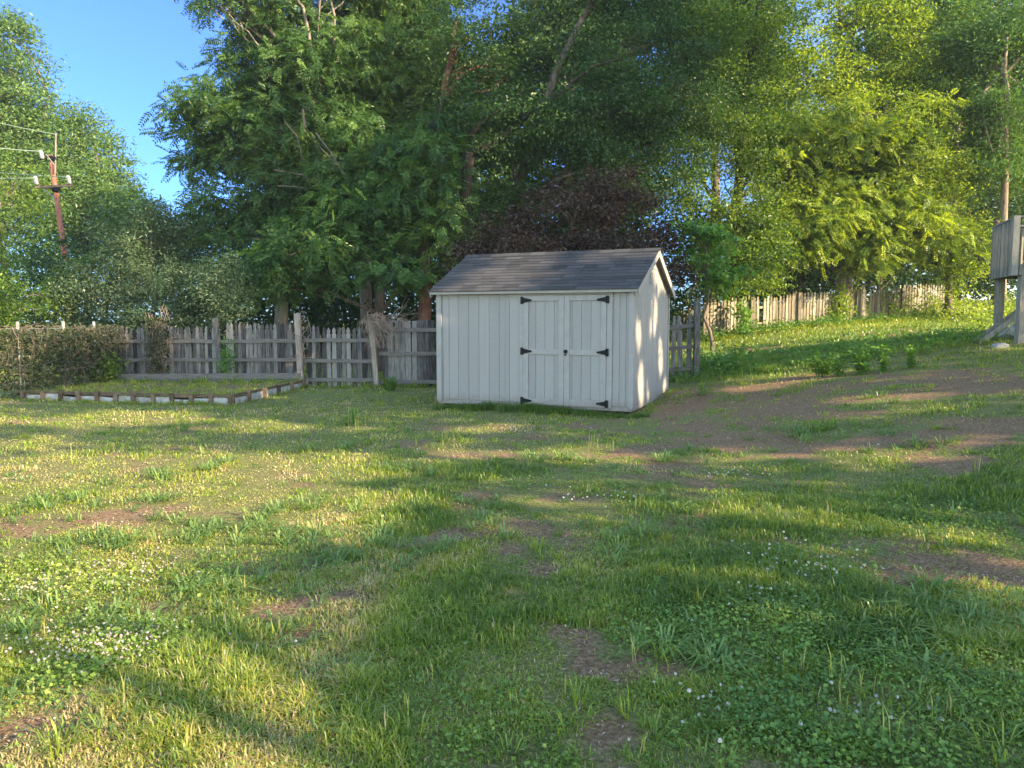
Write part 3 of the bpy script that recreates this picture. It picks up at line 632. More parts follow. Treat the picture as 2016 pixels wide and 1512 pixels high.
tree('dark_tree', 'dark blue green tree closing the foot of the sky gap', 'tree', [(310, 500, 80, 80, 36), (420, 450, 60, 80, 36), (270, 450, 80, 70, 36)], (-15, 36), L_OAK, leaf=.2, rb=(.5, 1.1), cover=70, group=BG, tone=.5)
# grey olive shrubs behind the left fence
tree('olive_shrub', 'grey green shrub spilling over the weathered fence, rounded and silvery', 'shrub', [(400, 560, 75, 70, 20), (440, 600, 55, 55, 19.3), (340, 620, 90, 50, 20)], (-8.2, 20), L_OLIVE, leaf=.085, asp=.42, rb=(.3, .6), dens=2.6, cover=330, tone=.4, trunk_r=.07, flat=.7)
tree('olive_shrub', 'tall dull olive shrub left of the sky gap with brownish patches', 'shrub', [(300, 490, 110, 90, 23), (240, 560, 100, 90, 22), (350, 470, 60, 45, 24), (180, 600, 80, 60, 21.5)], (-10.8, 23), L_OLIVE, leaf=.1, asp=.42, rb=(.35, .7), dens=1.8, cover=250, tone=.35, trunk_r=.09, flat=.7)
tree('broadleaf_shrub', 'bright green shrub behind the vine covered wire fence', 'shrub', [(60, 600, 90, 50, 21), (130, 570, 70, 60, 23), (10, 640, 60, 70, 19), (-40, 620, 80, 100, 18)], (-12.9, 20), L_LIME, leaf=.12, asp=.5, rb=(.35, .7), dens=1.7, cover=190, tone=.2, trunk_r=.07, flat=.7)
# big compound leaved tree, centre left
tree('walnut_tree', 'large feathery leaved tree leaning into the sky gap left of centre', 'tree',
     [(430, 235, 80, 80, 23.5), (500, 150, 70, 70, 24), (560, 60, 80, 90, 24), (420, 330, 60, 50, 24), (540, 260, 90, 80, 23.5), (620, 170, 90, 110, 24), (600, 370, 110, 80, 23.5), (470, 430, 90, 70, 23.5), (640, -60, 110, 60, 24), (440, -20, 60, 32, 23), (405, 8, 26, 30, 22.6), (500, -60, 60, 40, 23.5)],
     (-7.2, 23.6), L_WAL, leaf=.12, kind='frond', rb=(.5, .9), dens=1.5, cover=150, tone=.42, trunk_r=.2, bark=BARK_PALE, group=BG)
tree('walnut_tree', 'feathery leaved tree with drooping fronds above the picket gate', 'tree',
     [(600, 500, 110, 70, 21.5), (720, 420, 110, 90, 22), (830, 330, 80, 90, 21.8), (880, 450, 60, 90, 22), (700, 300, 110, 90, 23), (790, 540, 40, 40, 21), (520, 550, 60, 40, 21.5)],
     (-3.9, 22.8), L_WAL, leaf=.115, kind='frond', rb=(.45, .85), dens=1.5, cover=150, tone=.5, trunk_r=.17, group=BG)
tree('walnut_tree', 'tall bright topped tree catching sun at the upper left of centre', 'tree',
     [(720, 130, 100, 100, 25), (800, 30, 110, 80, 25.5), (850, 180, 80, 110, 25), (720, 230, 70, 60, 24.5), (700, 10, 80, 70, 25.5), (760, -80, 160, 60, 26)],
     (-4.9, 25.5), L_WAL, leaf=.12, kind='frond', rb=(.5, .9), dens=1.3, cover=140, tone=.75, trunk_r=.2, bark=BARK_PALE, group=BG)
tree('vine_trunk_tree', 'tree on a thick red brown vine wrapped trunk just left of the shed roof', 'tree',
     [(900, 90, 90, 100, 23), (960, 250, 90, 90, 22.5), (1000, 130, 80, 80, 24), (900, 250, 70, 70, 23)],
     ((826-1008)/F*22.3, 22.3), L_OAK, leaf=.13, rb=(.45, .9), dens=1.2, cover=140, tone=.5, trunk_r=.2, bark=BARK_RED, group=BG)
tree('oak_tree', 'dark oak with long black limbs reaching up above the shed', 'tree',
     [(1080, 260, 110, 90, 22.5), (1200, 200, 130, 100, 23), (1150, 330, 100, 60, 22.5), (1290, 300, 110, 80, 23.5), (1250, 90, 130, 80, 24), (1360, 180, 90, 110, 24), (1010, 390, 90, 60, 23), (1230, 400, 90, 40, 23), (1200, -30, 200, 60, 24.5)],
     (-.9, 23.5), L_OAK, leaf=.13, rb=(.5, .95), dens=1.35, cover=150, tone=.5, trunk_r=.26, group=BG)
WT = [o for o in SC.objects if o.name == 'walnut_tree'][0]
for pts, r0 in (([(596, 215), (600, 250), (622, 282), (645, 305), (660, 322)], .05), ([(622, 262), (650, 298), (676, 342), (682, 350)], .035), ([(560, 240), (585, 268), (595, 310)], .04), ([(540, 335), (572, 340), (600, 345), (612, 365)], .04), ([(548, 366), (575, 367), (600, 370)], .03), ([(500, 470), (540, 474), (575, 462)], .03), ([(610, 470), (640, 482), (668, 488), (700, 486), (740, 470)], .05), ([(640, 486), (636, 510), (622, 522)], .025)):
    K = len(pts); m = MB(); m.tube([P(u, v, 21.7+.5*math.sin(k+u)+.06*k) for k, (u, v) in enumerate(pts)], np.linspace(r0, r0*.4, K)*.7, 6); hang(m.build('bare_branch', BARK), WT)
# its two visible limbs
for r_ in [o for o in SC.objects if o.name.startswith('oak_tree')]:
    for pts, ra in (([(925, 300), (960, 290), (1000, 262), (1040, 225), (1080, 195), (1130, 170)], (.13, .05)), ([(925, 270), (950, 240), (990, 210), (1030, 180)], (.09, .03)), ([(1130, 160), (1170, 130), (1215, 118), (1250, 100)], (.05, .02)), ([(925, 300), (915, 380), (905, 480), (900, 640)], (.15, .2))):
        K = len(pts); m = MB(); m.tube([P(u, v, 21.9+.1*k) for k, (u, v) in enumerate(pts)], np.linspace(ra[0], ra[1], K), 9); hang(m.build('bare_limb', BARKD, smooth=True), r_)
    break
tree('oak_tree', 'dark tree between the shed roof and the lime tree, small sky gaps at its foot', 'tree',
     [(1400, 90, 90, 90, 25), (1440, 240, 90, 80, 25), (1360, 310, 60, 70, 25), (1475, 345, 45, 60, 25), (1400, 430, 60, 35, 24), (1350, 400, 50, 50, 24), (1470, 440, 80, 60, 24), (1490, 60, 100, 90, 26), (1440, 520, 80, 60, 22.5), (1500, 500, 70, 80, 24)],
     (7.9, 28.2), L_LIME, leaf=.14, rb=(.45, .95), dens=1.3, cover=140, tone=.2, tvar=.24, trunk_r=.2, bark=BARKD, group=BG)
tree('sapling', 'broad leaved sapling leaning out over the shed gable', 'sapling', [(1385, 500, 55, 45, 19.5), (1360, 465, 35, 28, 19), (1420, 550, 45, 40, 20)], (5.2, 20), L_WEED, leaf=.16, asp=.75, rb=(.3, .55), dens=2.4, cover=200, tone=.35, trunk_r=.05)
# purple plum
tree('plum_tree', 'purple brown leaved plum tree rising behind the shed roof', 'tree',
     [(1130, 430, 110, 75, 19.3), (1220, 400, 80, 60, 19.6), (1010, 470, 100, 60, 19), (1290, 490, 50, 50, 18.8), (930, 520, 70, 50, 19), (1080, 490, 150, 50, 18.8), (1335, 545, 30, 35, 18.4), (1180, 360, 40, 25, 19.4), (1080, 395, 40, 25, 19.2)],
     (1.3, 19.8), L_PLUM, leaf=.095, asp=.5, rb=(.35, .7), dens=1.9, cover=200, tone=.4, tvar=.26, trunk_r=.12, flat=.6, group=BG)
# right: lime lit trees
tree('lime_tree', 'broad yellow green sunlit tree spreading over the far picket fence', 'tree',
     [(1560, 300, 110, 70, 27.5), (1700, 290, 120, 80, 27.5), (1800, 300, 80, 100, 27.5), (1620, 420, 130, 70, 27), (1770, 430, 110, 80, 27.5), (1560, 470, 90, 60, 26.8), (1690, 475, 120, 60, 27.6), (1830, 485, 80, 60, 28.2)],
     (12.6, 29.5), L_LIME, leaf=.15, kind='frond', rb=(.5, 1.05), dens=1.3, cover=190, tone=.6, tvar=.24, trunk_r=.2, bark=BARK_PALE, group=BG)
tree('tall_tree', 'tall thin leaved tree with yellowed top at upper right, blue sky showing through', 'tree',
     [(1590, 150, 90, 90, 29), (1730, 150, 100, 80, 29.5), (1650, 30, 120, 70, 30), (1810, 70, 90, 80, 29.5), (1530, 230, 60, 80, 28.5), (1850, 200, 70, 70, 29), (1660, 210, 70, 50, 28)],
     (14.2, 32.5), L_LIME, leaf=.17, asp=.55, rb=(.5, 1.), dens=1.1, cover=90, tone=.55, tvar=.3, trunk_r=.22, group=BG)
tree('pine_trunk_tree', 'tall pale barked trunk carrying grey green foliage behind the deck', 'tree',
     [(1972, 200, 100, 200, 28), (1940, 130, 90, 110, 28), (2010, 250, 90, 110, 28), (1920, 330, 70, 80, 28.5), (2040, 60, 100, 110, 28), (1900, 60, 70, 80, 29), (2060, 380, 80, 60, 29), (1965, 330, 45, 55, 26.2), (1990, 220, 60, 60, 26.2)],
     ((1964-1008)/F*27, 27), L_HILL, leaf=.17, rb=(.5, 1.), dens=1.25, cover=95, tone=.3, trunk_r=.17, straight=True, bark=BARK_PINE, group=BG)
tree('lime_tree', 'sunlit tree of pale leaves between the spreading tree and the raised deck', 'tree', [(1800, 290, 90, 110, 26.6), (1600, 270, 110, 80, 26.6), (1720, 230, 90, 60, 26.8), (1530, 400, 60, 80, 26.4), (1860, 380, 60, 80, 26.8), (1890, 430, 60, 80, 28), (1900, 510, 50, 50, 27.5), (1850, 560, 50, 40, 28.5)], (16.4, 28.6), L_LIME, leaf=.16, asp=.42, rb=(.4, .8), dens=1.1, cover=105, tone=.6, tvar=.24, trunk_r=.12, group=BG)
# understory wall of shade behind everything
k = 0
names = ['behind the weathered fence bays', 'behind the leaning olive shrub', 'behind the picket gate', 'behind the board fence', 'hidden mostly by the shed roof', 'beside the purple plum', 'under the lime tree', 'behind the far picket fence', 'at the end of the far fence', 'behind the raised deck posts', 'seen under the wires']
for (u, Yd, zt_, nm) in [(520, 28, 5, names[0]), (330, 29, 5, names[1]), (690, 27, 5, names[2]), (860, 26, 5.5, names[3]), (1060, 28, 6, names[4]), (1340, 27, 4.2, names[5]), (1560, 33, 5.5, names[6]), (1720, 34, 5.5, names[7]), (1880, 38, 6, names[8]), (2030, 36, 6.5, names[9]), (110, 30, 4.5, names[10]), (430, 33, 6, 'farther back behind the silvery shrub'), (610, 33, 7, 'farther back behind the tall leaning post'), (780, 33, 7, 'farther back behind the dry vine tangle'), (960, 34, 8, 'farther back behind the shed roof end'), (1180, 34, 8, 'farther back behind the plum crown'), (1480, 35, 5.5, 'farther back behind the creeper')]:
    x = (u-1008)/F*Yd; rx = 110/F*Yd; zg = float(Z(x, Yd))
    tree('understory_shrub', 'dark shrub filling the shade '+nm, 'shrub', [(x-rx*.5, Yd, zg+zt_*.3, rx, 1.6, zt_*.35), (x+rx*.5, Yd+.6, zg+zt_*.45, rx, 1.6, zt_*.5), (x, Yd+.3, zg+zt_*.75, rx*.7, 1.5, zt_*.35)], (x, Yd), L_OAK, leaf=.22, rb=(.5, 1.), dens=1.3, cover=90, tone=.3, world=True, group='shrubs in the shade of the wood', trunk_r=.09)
# rear row
names = ['left of the sky gap, far back', 'far back behind the feathery trees', 'far back behind the bright top', 'far back above the shed', 'far back right of the dark limbs', 'far back behind the lime tree', 'far back at upper right', 'far back at the right edge']
for (u, v, ru, rv, Yd, nm) in [(620, 330, 150, 300, 36, names[1]), (800, 260, 130, 330, 38, names[2]), (990, 320, 130, 280, 36, names[3]), (1200, 300, 130, 300, 38, names[4]), (1400, -10, 150, 120, 36, 'with its crown at the top edge right of centre'), (1860, 60, 170, 200, 38, 'with its crown at the top right'), (1110, 60, 130, 90, 35, 'at top centre, its crown filling the upper edge'), (1450, 130, 130, 150, 37, 'above the small sky gap'), (1560, 420, 110, 220, 42, names[5]), (1730, 300, 130, 330, 44, names[6]), (1960, 330, 150, 330, 42, names[7])]:
    x = (u-1008)/F*Yd; s = Yd/F
    tree('woodland_tree', 'tall woodland tree '+nm, 'tree', [(u, v-rv*.45, ru*.8, rv*.45, Yd, 2), (u+20, v, ru, rv*.45, Yd, 2), (u-10, v+rv*.5, ru*.9, rv*.4, Yd, 2)], (x, Yd), L_OAK, leaf=.3, rb=(.7, 1.4), dens=.9, cover=80, tone=.6, group=BG, trunk_r=.25)

print('LEAFPOLYS', sum(len(o.data.polygons) for o in SC.objects if o.type=='MESH'))
# ------------------------------------------------------------ shade casters added out of frame to the right: an unseen house and trees
hs = empty('shade_caster_house', (15.4, -5.2, 0)); tag(hs, 'added gabled house, unseen right of the view, to cast shade', 'house')
hs.location = (15.4, -5.2, 0); hs.rotation_euler.z = .39      # local: x away from the lawn, y along the wall
m = MB(); m.box((.35, -7, -.2), (8, 3.6, 4.9)); m.prism([(.35, -7, 4.9), (8, -7, 4.9), (4.2, -7, 6.4)], (0, 10.6, 0)); m.build('wall', BRICKY, hs)
m = MB()
for s in (-1, 1):
    m.prism([(4.2+s*4.2, -7.3, 4.78), (4.2+s*.002, -7.3, 6.45), (4.2+s*.002, -7.3, 6.55), (4.2+s*4.2, -7.3, 4.88)], (0, 11.2, 0))
m.build('roof', SHING, hs)
for yy in (-5, -.8):
    for zz in (1, 3.4):
        m = MB(); m.box((.31, yy, zz), (.345, yy+1, zz+1.1)); m.build('window', IRON, hs)
for (x, y, z, r, rz_, nm) in [(13, 4.5, 7.5, 3.6, 3.6, 'nearest to the frame'), (17.5, 8.5, 9, 3.8, 4.5, 'behind the deck'), (19.5, 1.5, 9.5, 4.2, 5, 'behind the house ridge'), (24, 6.5, 13, 4.5, 6, 'tallest of them'), (15.5, -.5, 8, 3.4, 3.4, 'over the house gable'), (26, 0, 12, 4, 5, 'farthest back'), (22, 12, 12, 3.5, 5, 'east of the deck'),
        (11.5, -4.2, 5.6, 3.6, 2.6, 'before the house front'), (14.5, -8.5, 7.5, 4, 3.5, 'behind the camera side'), (9.5, -1.6, 4.6, 2.2, 1.8, 'low over the lawn edge'), (12.4, 8.2, 5.4, 2.6, 2.2, 'small one beside the deck'), (20, 7, 17, 4, 4, 'high crown above the deck'), (27, 9, 19, 5, 6, 'highest of all'), (25, 15, 16, 3.5, 5, 'leaning to the far fence')]:
    tree('shade_caster_tree', 'added tree unseen right of the view, crown shaped to cast shade, '+nm, 'tree', [(x, y, z, r, r, rz_), (x+.5, y+.5, z+rz_*.3, r*.7, r*.7, rz_*.6)], (x, y), L_OAK, leaf=.34, asp=.6, rb=(.8, 1.3), dens=2.2, cover=75, world=True, filt=sun_open, group='added shade casters beside the house', trunk_r=.2, flat=.8)  # crowns added for shade; leaves dropped where sun has to pass

# ------------------------------------------------------------ utility pole and wires
YP = 32.; up = empty('utility_pole', (*P(154, 700, YP)[:2], 0)); tag(up, 'leaning red brown utility pole with crossarm and three grey insulators', 'utility pole')
q = lambda u, v, dy=0: P(u, v, YP+dy)
base_p = q(154, 700); base_p[2] = 0
m = MB(); m.tube([base_p, q(125, 485), q(100, 308)], [.15, .115, .09], 10); hang(m.build('pole', REDW, smooth=True), up)
m = MB(); m.tube([q(109, 340, -.15), q(110, 262, -.15)], .03, 6); hang(m.build('rod', BARK_PALE), up)
m = MB(); m.bar(q(70, 369, -.2), q(143, 365, -.2), .08, .09); hang(m.build('crossarm', BARK), up); m = MB(); m.bar(q(82, 308, -.2), q(103, 305, -.2), .07, .08); hang(m.build('side_arm', BARK), up)
m = MB(); m.tube([q(86, 372, -.28), q(108, 391, -.2)], .025, 6); m.tube([q(90, 303, -.28), q(107, 325, -.2)], .02, 6); hang(m.build('brace', GALV), up)
m = MB(); m.tube([q(98, 312, -.1), q(112, 312, -.1)], .1, 8); m.tube([q(104, 372, -.1), q(116, 372, -.1)], .12, 8); hang(m.build('bracket', IRON), up)
for u, v in ((73, 356), (138, 355), (84, 305)):
    m = MB(); b = q(u, v+8, -.25); rr = []
    pts = [b+np.array([-.01*k, 0, .045*k]) for k in range(9)]; rr = [.05, .085, .075, .09, .078, .09, .078, .085, .05]
    m.tube(pts, rr, 10); hang(m.build('insulator', PORC, smooth=True), up)
for (u0, v0, u1, v1, lb) in ((108, 264, -60, 220, 'thin top wire from the pole rod to the left'), (82, 298, -60, 276, 'upper wire from the small side arm insulator'), (138, 349, -60, 326, 'wire crossing behind the pole to the right insulator'), (73, 350, -60, 341, 'lowest wire ending at the left insulator')):
    a = P(u0, v0, YP-.25); b = P(u1, v1, YP-4); t = np.linspace(0, 1.6, 16)[:, None]; pts = a+(b-a)*t-np.array([0, 0, 1])*.25*np.sin(np.clip(t, 0, 1.6)/1.6*math.pi)*.5
    o = MB().tube(pts, .01 if v0 == 264 else .016, 5).build('power_wire', WIRE); tag(o, lb, 'wire', 'power wires')

# ------------------------------------------------------------ dead vine hedge on wire fence, far left
wf = empty('wire_fence', (-10, 17, 0)); tag(wf, 'wire fence on three white tipped posts buried in dead vines', 'fence')
wa, wb = np.array([-10.25, 14.9]), np.array([-9.75, 18.15])
wpts = {37: 15.5, 127: 16.6, 187: 17.6}
def wxy(y): f = (y-wa[1])/(wb[1]-wa[1]); return wa+(wb-wa)*f
for u, yy in wpts.items():
    x = (u-1008)/F*yy; zt_ = P(u, 634, yy)[2]; m = MB(); m.tube([(x, yy, -.1), (x, yy, zt_-.14)], .022, 8); hang(m.build('post', GALV), wf)
    m = MB(); m.tube([(x, yy, zt_-.15), (x, yy, zt_), (x, yy, zt_+.01)], [.03, .03, .015], 8); hang(m.build('post_cap', WHITEP), wf)
m = MB()
x_of = lambda yy: np.interp(yy, [15, 15.5, 16.6, 17.6, 18.2], [-10.4, -10.04, -9.76, -9.63, -9.62])
for z in np.linspace(.1, 1.4, 8): m.tube([(x_of(y), y, z) for y in np.linspace(15, 18.1, 6)], .004, 4)
for y in np.arange(15, 18.1, .2): m.tube([(x_of(y), y, .05), (x_of(y), y, 1.4)], .004, 4)
hang(m.build('wire_mesh', WIRE), wf)
dv = empty('dead_vine_hedge', (-9.9, 16.6, 0)); tag(dv, 'thick curtain of dead brown vines with sparse leaves at the left fence corner', 'vines')
m = MB()
for k in range(330):
    y = 14.8+3.4*rng.random(); x = x_of(y)+rng.normal()*.22; z = 1.45*rng.random()**.8; p = np.array([x, y, max(z, .02)]); pts = [p]; d = np.array([0, 0, 1.])*rng.choice([-1, 1])+rng.normal(size=3)*.6
    for s in range(7): d = d*.8+rng.normal(size=3)*.3; p = p+d*.09; p[2] = np.clip(p[2], .02, 1.36+.12*rng.random()); pts.append(p.copy())
    m.tube(pts, .004+.005*rng.random(), 3)
hang(m.build('stems', TWIGD), dv)
n = 9500; y = 14.8+3.4*rng.random(n); hm = 1.12+.32*fbm(y, y*0, .35, 5)+.1*rng.random(n); p = np.stack([x_of(y)+rng.normal(size=n)*(.12+.16*noise(y, y*0+3, .5, 8)), y, hm*rng.random(n)**.7+.03], -1)
L_DRY = leafmat('leaf_dry', [(0, (.03, .05, .02)), (.5, (.05, .07, .03)), (.85, (.085, .085, .045)), (1, (.15, .12, .07))], trans=.2)
hang(leafmesh('leaves', leaf_arrays(p, unit(n), .05+.05*rng.random(n), .5), rng.random(n), L_DRY), dv)
# tangle over the gate post
vt = empty('dry_vine_tangle', (g1[0], 17.7, 1.6)); tag(vt, 'bleached bird nest like tangle of dry vines on top of the leaning fence post', 'vines')
m = MB(); c = np.array([(745-1008)/F*17.6, 17.5, 1.58])
for k in range(85):
    a = rng.random()*6.28; p = c+np.array([rng.normal()*.12, rng.normal()*.1, rng.normal()*.06]); d = np.array([math.cos(a), .4*math.sin(a), .3+rng.normal()*.4]); pts = [p]
    for s in range(8): d = d+rng.normal(size=3)*.5+np.array([0.05, 0, -.25]); d /= np.linalg.norm(d); p = p+d*.05; pts.append(p)
    m.tube(pts, np.linspace(.008, .003, 9), 4)
for k in range(16):
    p = c+np.array([.25+rng.random()*.3, 0, .05]); pts = [p]; d = np.array([.8, 0, rng.normal()*.6])
    for s in range(8): d = d+rng.normal(size=3)*.25+np.array([0, 0, -.05]); d /= np.linalg.norm(d); p = p+d*.08; pts.append(p)
    m.tube(pts, np.linspace(.006, .002, 9), 4)
for k in range(30):
    p = c+np.array([.1+rng.normal()*.2, -.05, -.1]); pts = [p]
    for s in range(9): p = p+np.array([rng.normal()*.03+.01, rng.normal()*.02, -.06]); pts.append(p)
    m.tube(pts, .005, 4)
hang(m.build('stems', TWIG), vt)
v3 = empty('dry_vine', (xs[1], 18.1, 0)); tag(v3, 'brown dry vine climbing over a fence post behind the raised bed', 'vines')
m = MB()
for k in range(150):
    p = np.array([xs[1]+rng.normal()*.1, 18.08+rng.normal()*.04, .1+1.5*rng.random()]); pts = [p]
    for s in range(6): p = p+np.array([rng.normal()*.05, rng.normal()*.02, rng.normal()*.09]); pts.append(p)
    m.tube(pts, .006, 4)
hang(m.build('stems', TWIG), v3)
n = 1500; p = np.stack([xs[1]+rng.normal(size=n)*.13, 18.02+rng.normal(size=n)*.06, .1+1.55*rng.random(n)], -1); hang(leafmesh('leaves', leaf_arrays(p, unit(n), .04+.05*rng.random(n), .5), rng.random(n), L_DRY), v3)

# ------------------------------------------------------------ deck at the right edge
dk = empty('raised_deck', (9.9, 15, 1)); tag(dk, 'raised grey wooden deck with slatted railing at the right edge', 'deck')
A = P(1998.5, 600, 15.)[:2]; B = P(1953, 600, 16.6)[:2]; dAB = (B-A)/np.linalg.norm(B-A); dE = np.array([dAB[1], -dAB[0]]); Ln = np.linalg.norm(B-A)
ZR, ZF = 3.57, 2.62
def dpt(a, e, z): p = A+dAB*a+dE*e; return (p[0], p[1], z)
for a, e in ((.06, .12), (Ln-.06, .12), (.06, 2.6), (Ln-.06, 2.6), (.06, 5), (Ln-.06, 5)):
    p = dpt(a, e, 0); m = MB(); m.bar((p[0], p[1], float(Z(p[0], p[1]))-.2), (p[0], p[1], ZF-.16), .13, .13, up=(0, 1, 0)); hang(m.build('post', DECKW), dk)
m = MB(); m.bar(dpt(0, 0, ZF-.08), dpt(Ln, 0, ZF-.08), .05, .17); m.bar(dpt(0, 0.03, ZF-.08), dpt(0, 5.2, ZF-.08), .05, .17); m.bar(dpt(Ln, .03, ZF-.08), dpt(Ln, 5.2, ZF-.08), .05, .17)
for k in range(1, 12): m.bar(dpt(.03, k*.45, ZF-.09), dpt(Ln-.03, k*.45, ZF-.09), .04, .15)
hang(m.build('joists', DECKW), dk)
m = MB()
for k in range(12): a = .02+k*(Ln-.04)/12; m.bar(dpt(a+.065, -.03, ZF+.025), dpt(a+.065, 5.3, ZF+.025), (Ln-.04)/12-.006, .035)
hang(m.build('floor_boards', DECKW), dk)
m = MB(); m.bar(dpt(-.04, 0, ZR), dpt(Ln+.02, 0, ZR), .13, .035); m.bar(dpt(-.02, .08, ZR), dpt(-.02, 5.2, ZR), .13, .035); m.bar(dpt(Ln, .08, ZR), dpt(Ln, 5.2, ZR), .13, .035)
m.bar(dpt(0, 0, ZR-.07), dpt(Ln, 0, ZR-.07), .04, .08); m.bar(dpt(0, .1, ZR-.07), dpt(0, 5.2, ZR-.07), .04, .08)
hang(m.build('handrail', DECKW), dk)
m = MB()
for k in range(16): a = .03+k*(Ln-.06)/15; m.bar(dpt(a, -.045, ZF-.17), dpt(a, -.045, ZR-.03), .085, .03, up=(dE[0], dE[1], 0), t=rng.random())
for k in range(40): e = .12+k*.13; m.bar(dpt(-.045, e, ZF-.1), dpt(-.045, e, ZR-.03), .04, .04, up=(0, 1, 0), t=rng.random())
for k in range(40): e = .12+k*.13; m.bar(dpt(Ln+.045, e, ZF-.1), dpt(Ln+.045, e, ZR-.03), .04, .04, up=(0, 1, 0), t=rng.random())
hang(m.build('balusters', DECKW), dk)
for a, e in ((-.03, -.06), (Ln, 0)):
    m = MB(); p = dpt(a, e, 0); m.bar((p[0], p[1], ZF-.18), (p[0], p[1], ZR+.02), .11, .11, up=(dE[0], dE[1], 0), t=.8); hang(m.build('corner_post', DECKW), dk)
m = MB(); p = dpt(Ln, 0, ZR+.02); m.tube([(p[0], p[1], ZR+.02), (p[0], p[1], ZR+.05), (p[0], p[1], ZR+.09), (p[0], p[1], ZR+.13), (p[0], p[1], ZR+.15)], [.03, .03, .06, .05, .01], 8); hang(m.build('finial', BARK), dk)
lb_ = MB(); p0 = P(1928, 660, 15.6); p1 = P(2040, 596, 15.6); p0[2] = float(Z(p0[0], p0[1]))
lb_.bar(p0, p1, .04, .09, t=.7); lb_.bar(p0+(.05, .3, .0), p1+(.05, .3, 0), .04, .09, t=.4)
o = lb_.build('stair_stringer', DECKW); tag(o, 'pair of grey boards sloping up from the ground beneath the deck', 'boards')
p0 = P(1972, 657, 16.2); m = MB(); z0 = float(Z(p0[0], p0[1])); m.prism([(p0[0]-.15, 16.2, z0), (p0[0]+.3, 16.1, z0+.02), (p0[0]+.42, 16.1, z0+.34), (p0[0]+.32, 16.2, z0+.36)], (0, .03, 0)); o = m.build('white_board', WHITEP); tag(o, 'pale white board leaning in the sun under the deck', 'board')
p0 = P(1972, 688, 14.6); m = MB(); z0 = float(Z(p0[0], p0[1])); m.prism([(p0[0]-.11, 14.6, z0-.02), (p0[0]+.13, 14.55, z0-.02), (p0[0]+.12, 14.55, z0+.07), (p0[0]+.02, 14.58, z0+.1), (p0[0]-.09, 14.6, z0+.06)], (.02, .22, 0)); o = m.build('stone', WHITEP, bev=.015); tag(o, 'pale block lying on shaded grass by the deck post', 'stone')

# ------------------------------------------------------------ grass
def in_shed(x, y, mg=0.):
    dx, dy = x-SNEAR[0], y-SNEAR[1]; lx = SW+dx*c_+dy*s_; ly = -dx*s_+dy*c_
    return (lx > -mg) & (lx < SW+mg) & (ly > -mg) & (ly < SD+mg)
def in_bed(x, y):
    r = np.ones(np.shape(x), bool)
    for a, b in ((bp[0], bp[1]), (bp[1], bp[2]), (bp[2], bp[3]), (bp[3], bp[0])):
        r &= ((b[0]-a[0])*(y-a[1])-(b[1]-a[1])*(x-a[0])) > 0
    return r
def spots(n, y0, y1, pw, wide=.76):
    t = rng.random(n)
    y = (y0**(1-pw)+t*(y1**(1-pw)-y0**(1-pw)))**(1/(1-pw))
    x = (rng.random(n)*2-1)*(wide*y+2.4); k = ~in_shed(x, y, -.04); return x[k], y[k]
def gz(x, y):
    z = Z(x, y); return np.where(in_bed(x, y), z+.13, z)
def blades(x, y, h, w_, bend, tone, z=None, yaw=None):
    n = len(x); yaw = rng.random(n)*6.283 if yaw is None else yaw; fx_, fy = np.cos(yaw), np.sin(yaw); sx_, sy = -fy, fx_
    z0 = (gz(x, y) if z is None else z)-.01; b = np.stack([x, y, z0], -1)
    lean = rng.normal(size=n)*.12; S = np.stack([sx_, sy, lean*0], -1)*w_[:, None]*.5; D = np.stack([fx_, fy, 0*fx_], -1)
    mid = b+D*(h*bend*.3)[:, None]+np.array([0, 0, 1])*(h*.6)[:, None]+S*lean[:, None]*6
    tip = b+D*(h*bend)[:, None]+np.array([0, 0, 1])*(h*(1-.35*bend))[:, None]+S*lean[:, None]*12
    V = np.stack([b-S*.8, b+S*.8, mid+S*.9, mid-S*.9, tip], 1)
    i0 = np.arange(n)*5
    loops = np.stack([i0, i0+1, i0+2, i0+3, i0+3, i0+2, i0+4], -1).ravel()
    st = np.stack([np.arange(n)*7, np.arange(n)*7+4], -1).ravel()
    return V.reshape(-1, 3), loops, st, np.repeat(tone, 2)
def join(parts, name, mat):
    V, Lp, S, T = [], [], [], []; nv = nl = 0
    for v, l, s, t in parts: V.append(v); Lp.append(l+nv); S.append(s+nl); T.append(t); nv += len(v); nl += len(l)
    return mesh(name, np.vstack(V), np.concatenate(Lp), np.concatenate(S), mat, None, np.clip(np.concatenate(T), 0, 1))
parts = []
# dark lush / thick grass zones as in the photograph (pixels -> ground)
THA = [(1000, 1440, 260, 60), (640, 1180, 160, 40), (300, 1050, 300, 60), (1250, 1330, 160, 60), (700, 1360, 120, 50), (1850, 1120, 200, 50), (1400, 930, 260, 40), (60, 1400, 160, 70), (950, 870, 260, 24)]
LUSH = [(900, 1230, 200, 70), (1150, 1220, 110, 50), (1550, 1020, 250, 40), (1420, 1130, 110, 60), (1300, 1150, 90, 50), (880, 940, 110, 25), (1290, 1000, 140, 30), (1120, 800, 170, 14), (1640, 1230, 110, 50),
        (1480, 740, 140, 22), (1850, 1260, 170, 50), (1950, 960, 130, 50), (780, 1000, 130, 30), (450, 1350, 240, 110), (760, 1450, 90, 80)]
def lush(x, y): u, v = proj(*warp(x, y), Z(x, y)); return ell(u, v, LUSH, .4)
x, y = spots(700000, 1.9, 26, 1.75)
br = bare(x, y); lu = lush(x, y); n1 = fbm(x, y, 1.3, 31); n2 = fbm(x, y, .35, 37)
keep = rng.random(len(x)) < np.clip(1.15-1.25*br+.3*lu-.75*sstep(.5, .38, n2), .02, 1); x, y, br, lu, n1, n2 = [q[keep] for q in (x, y, br, lu, n1, n2)]
dist = np.hypot(x, y)
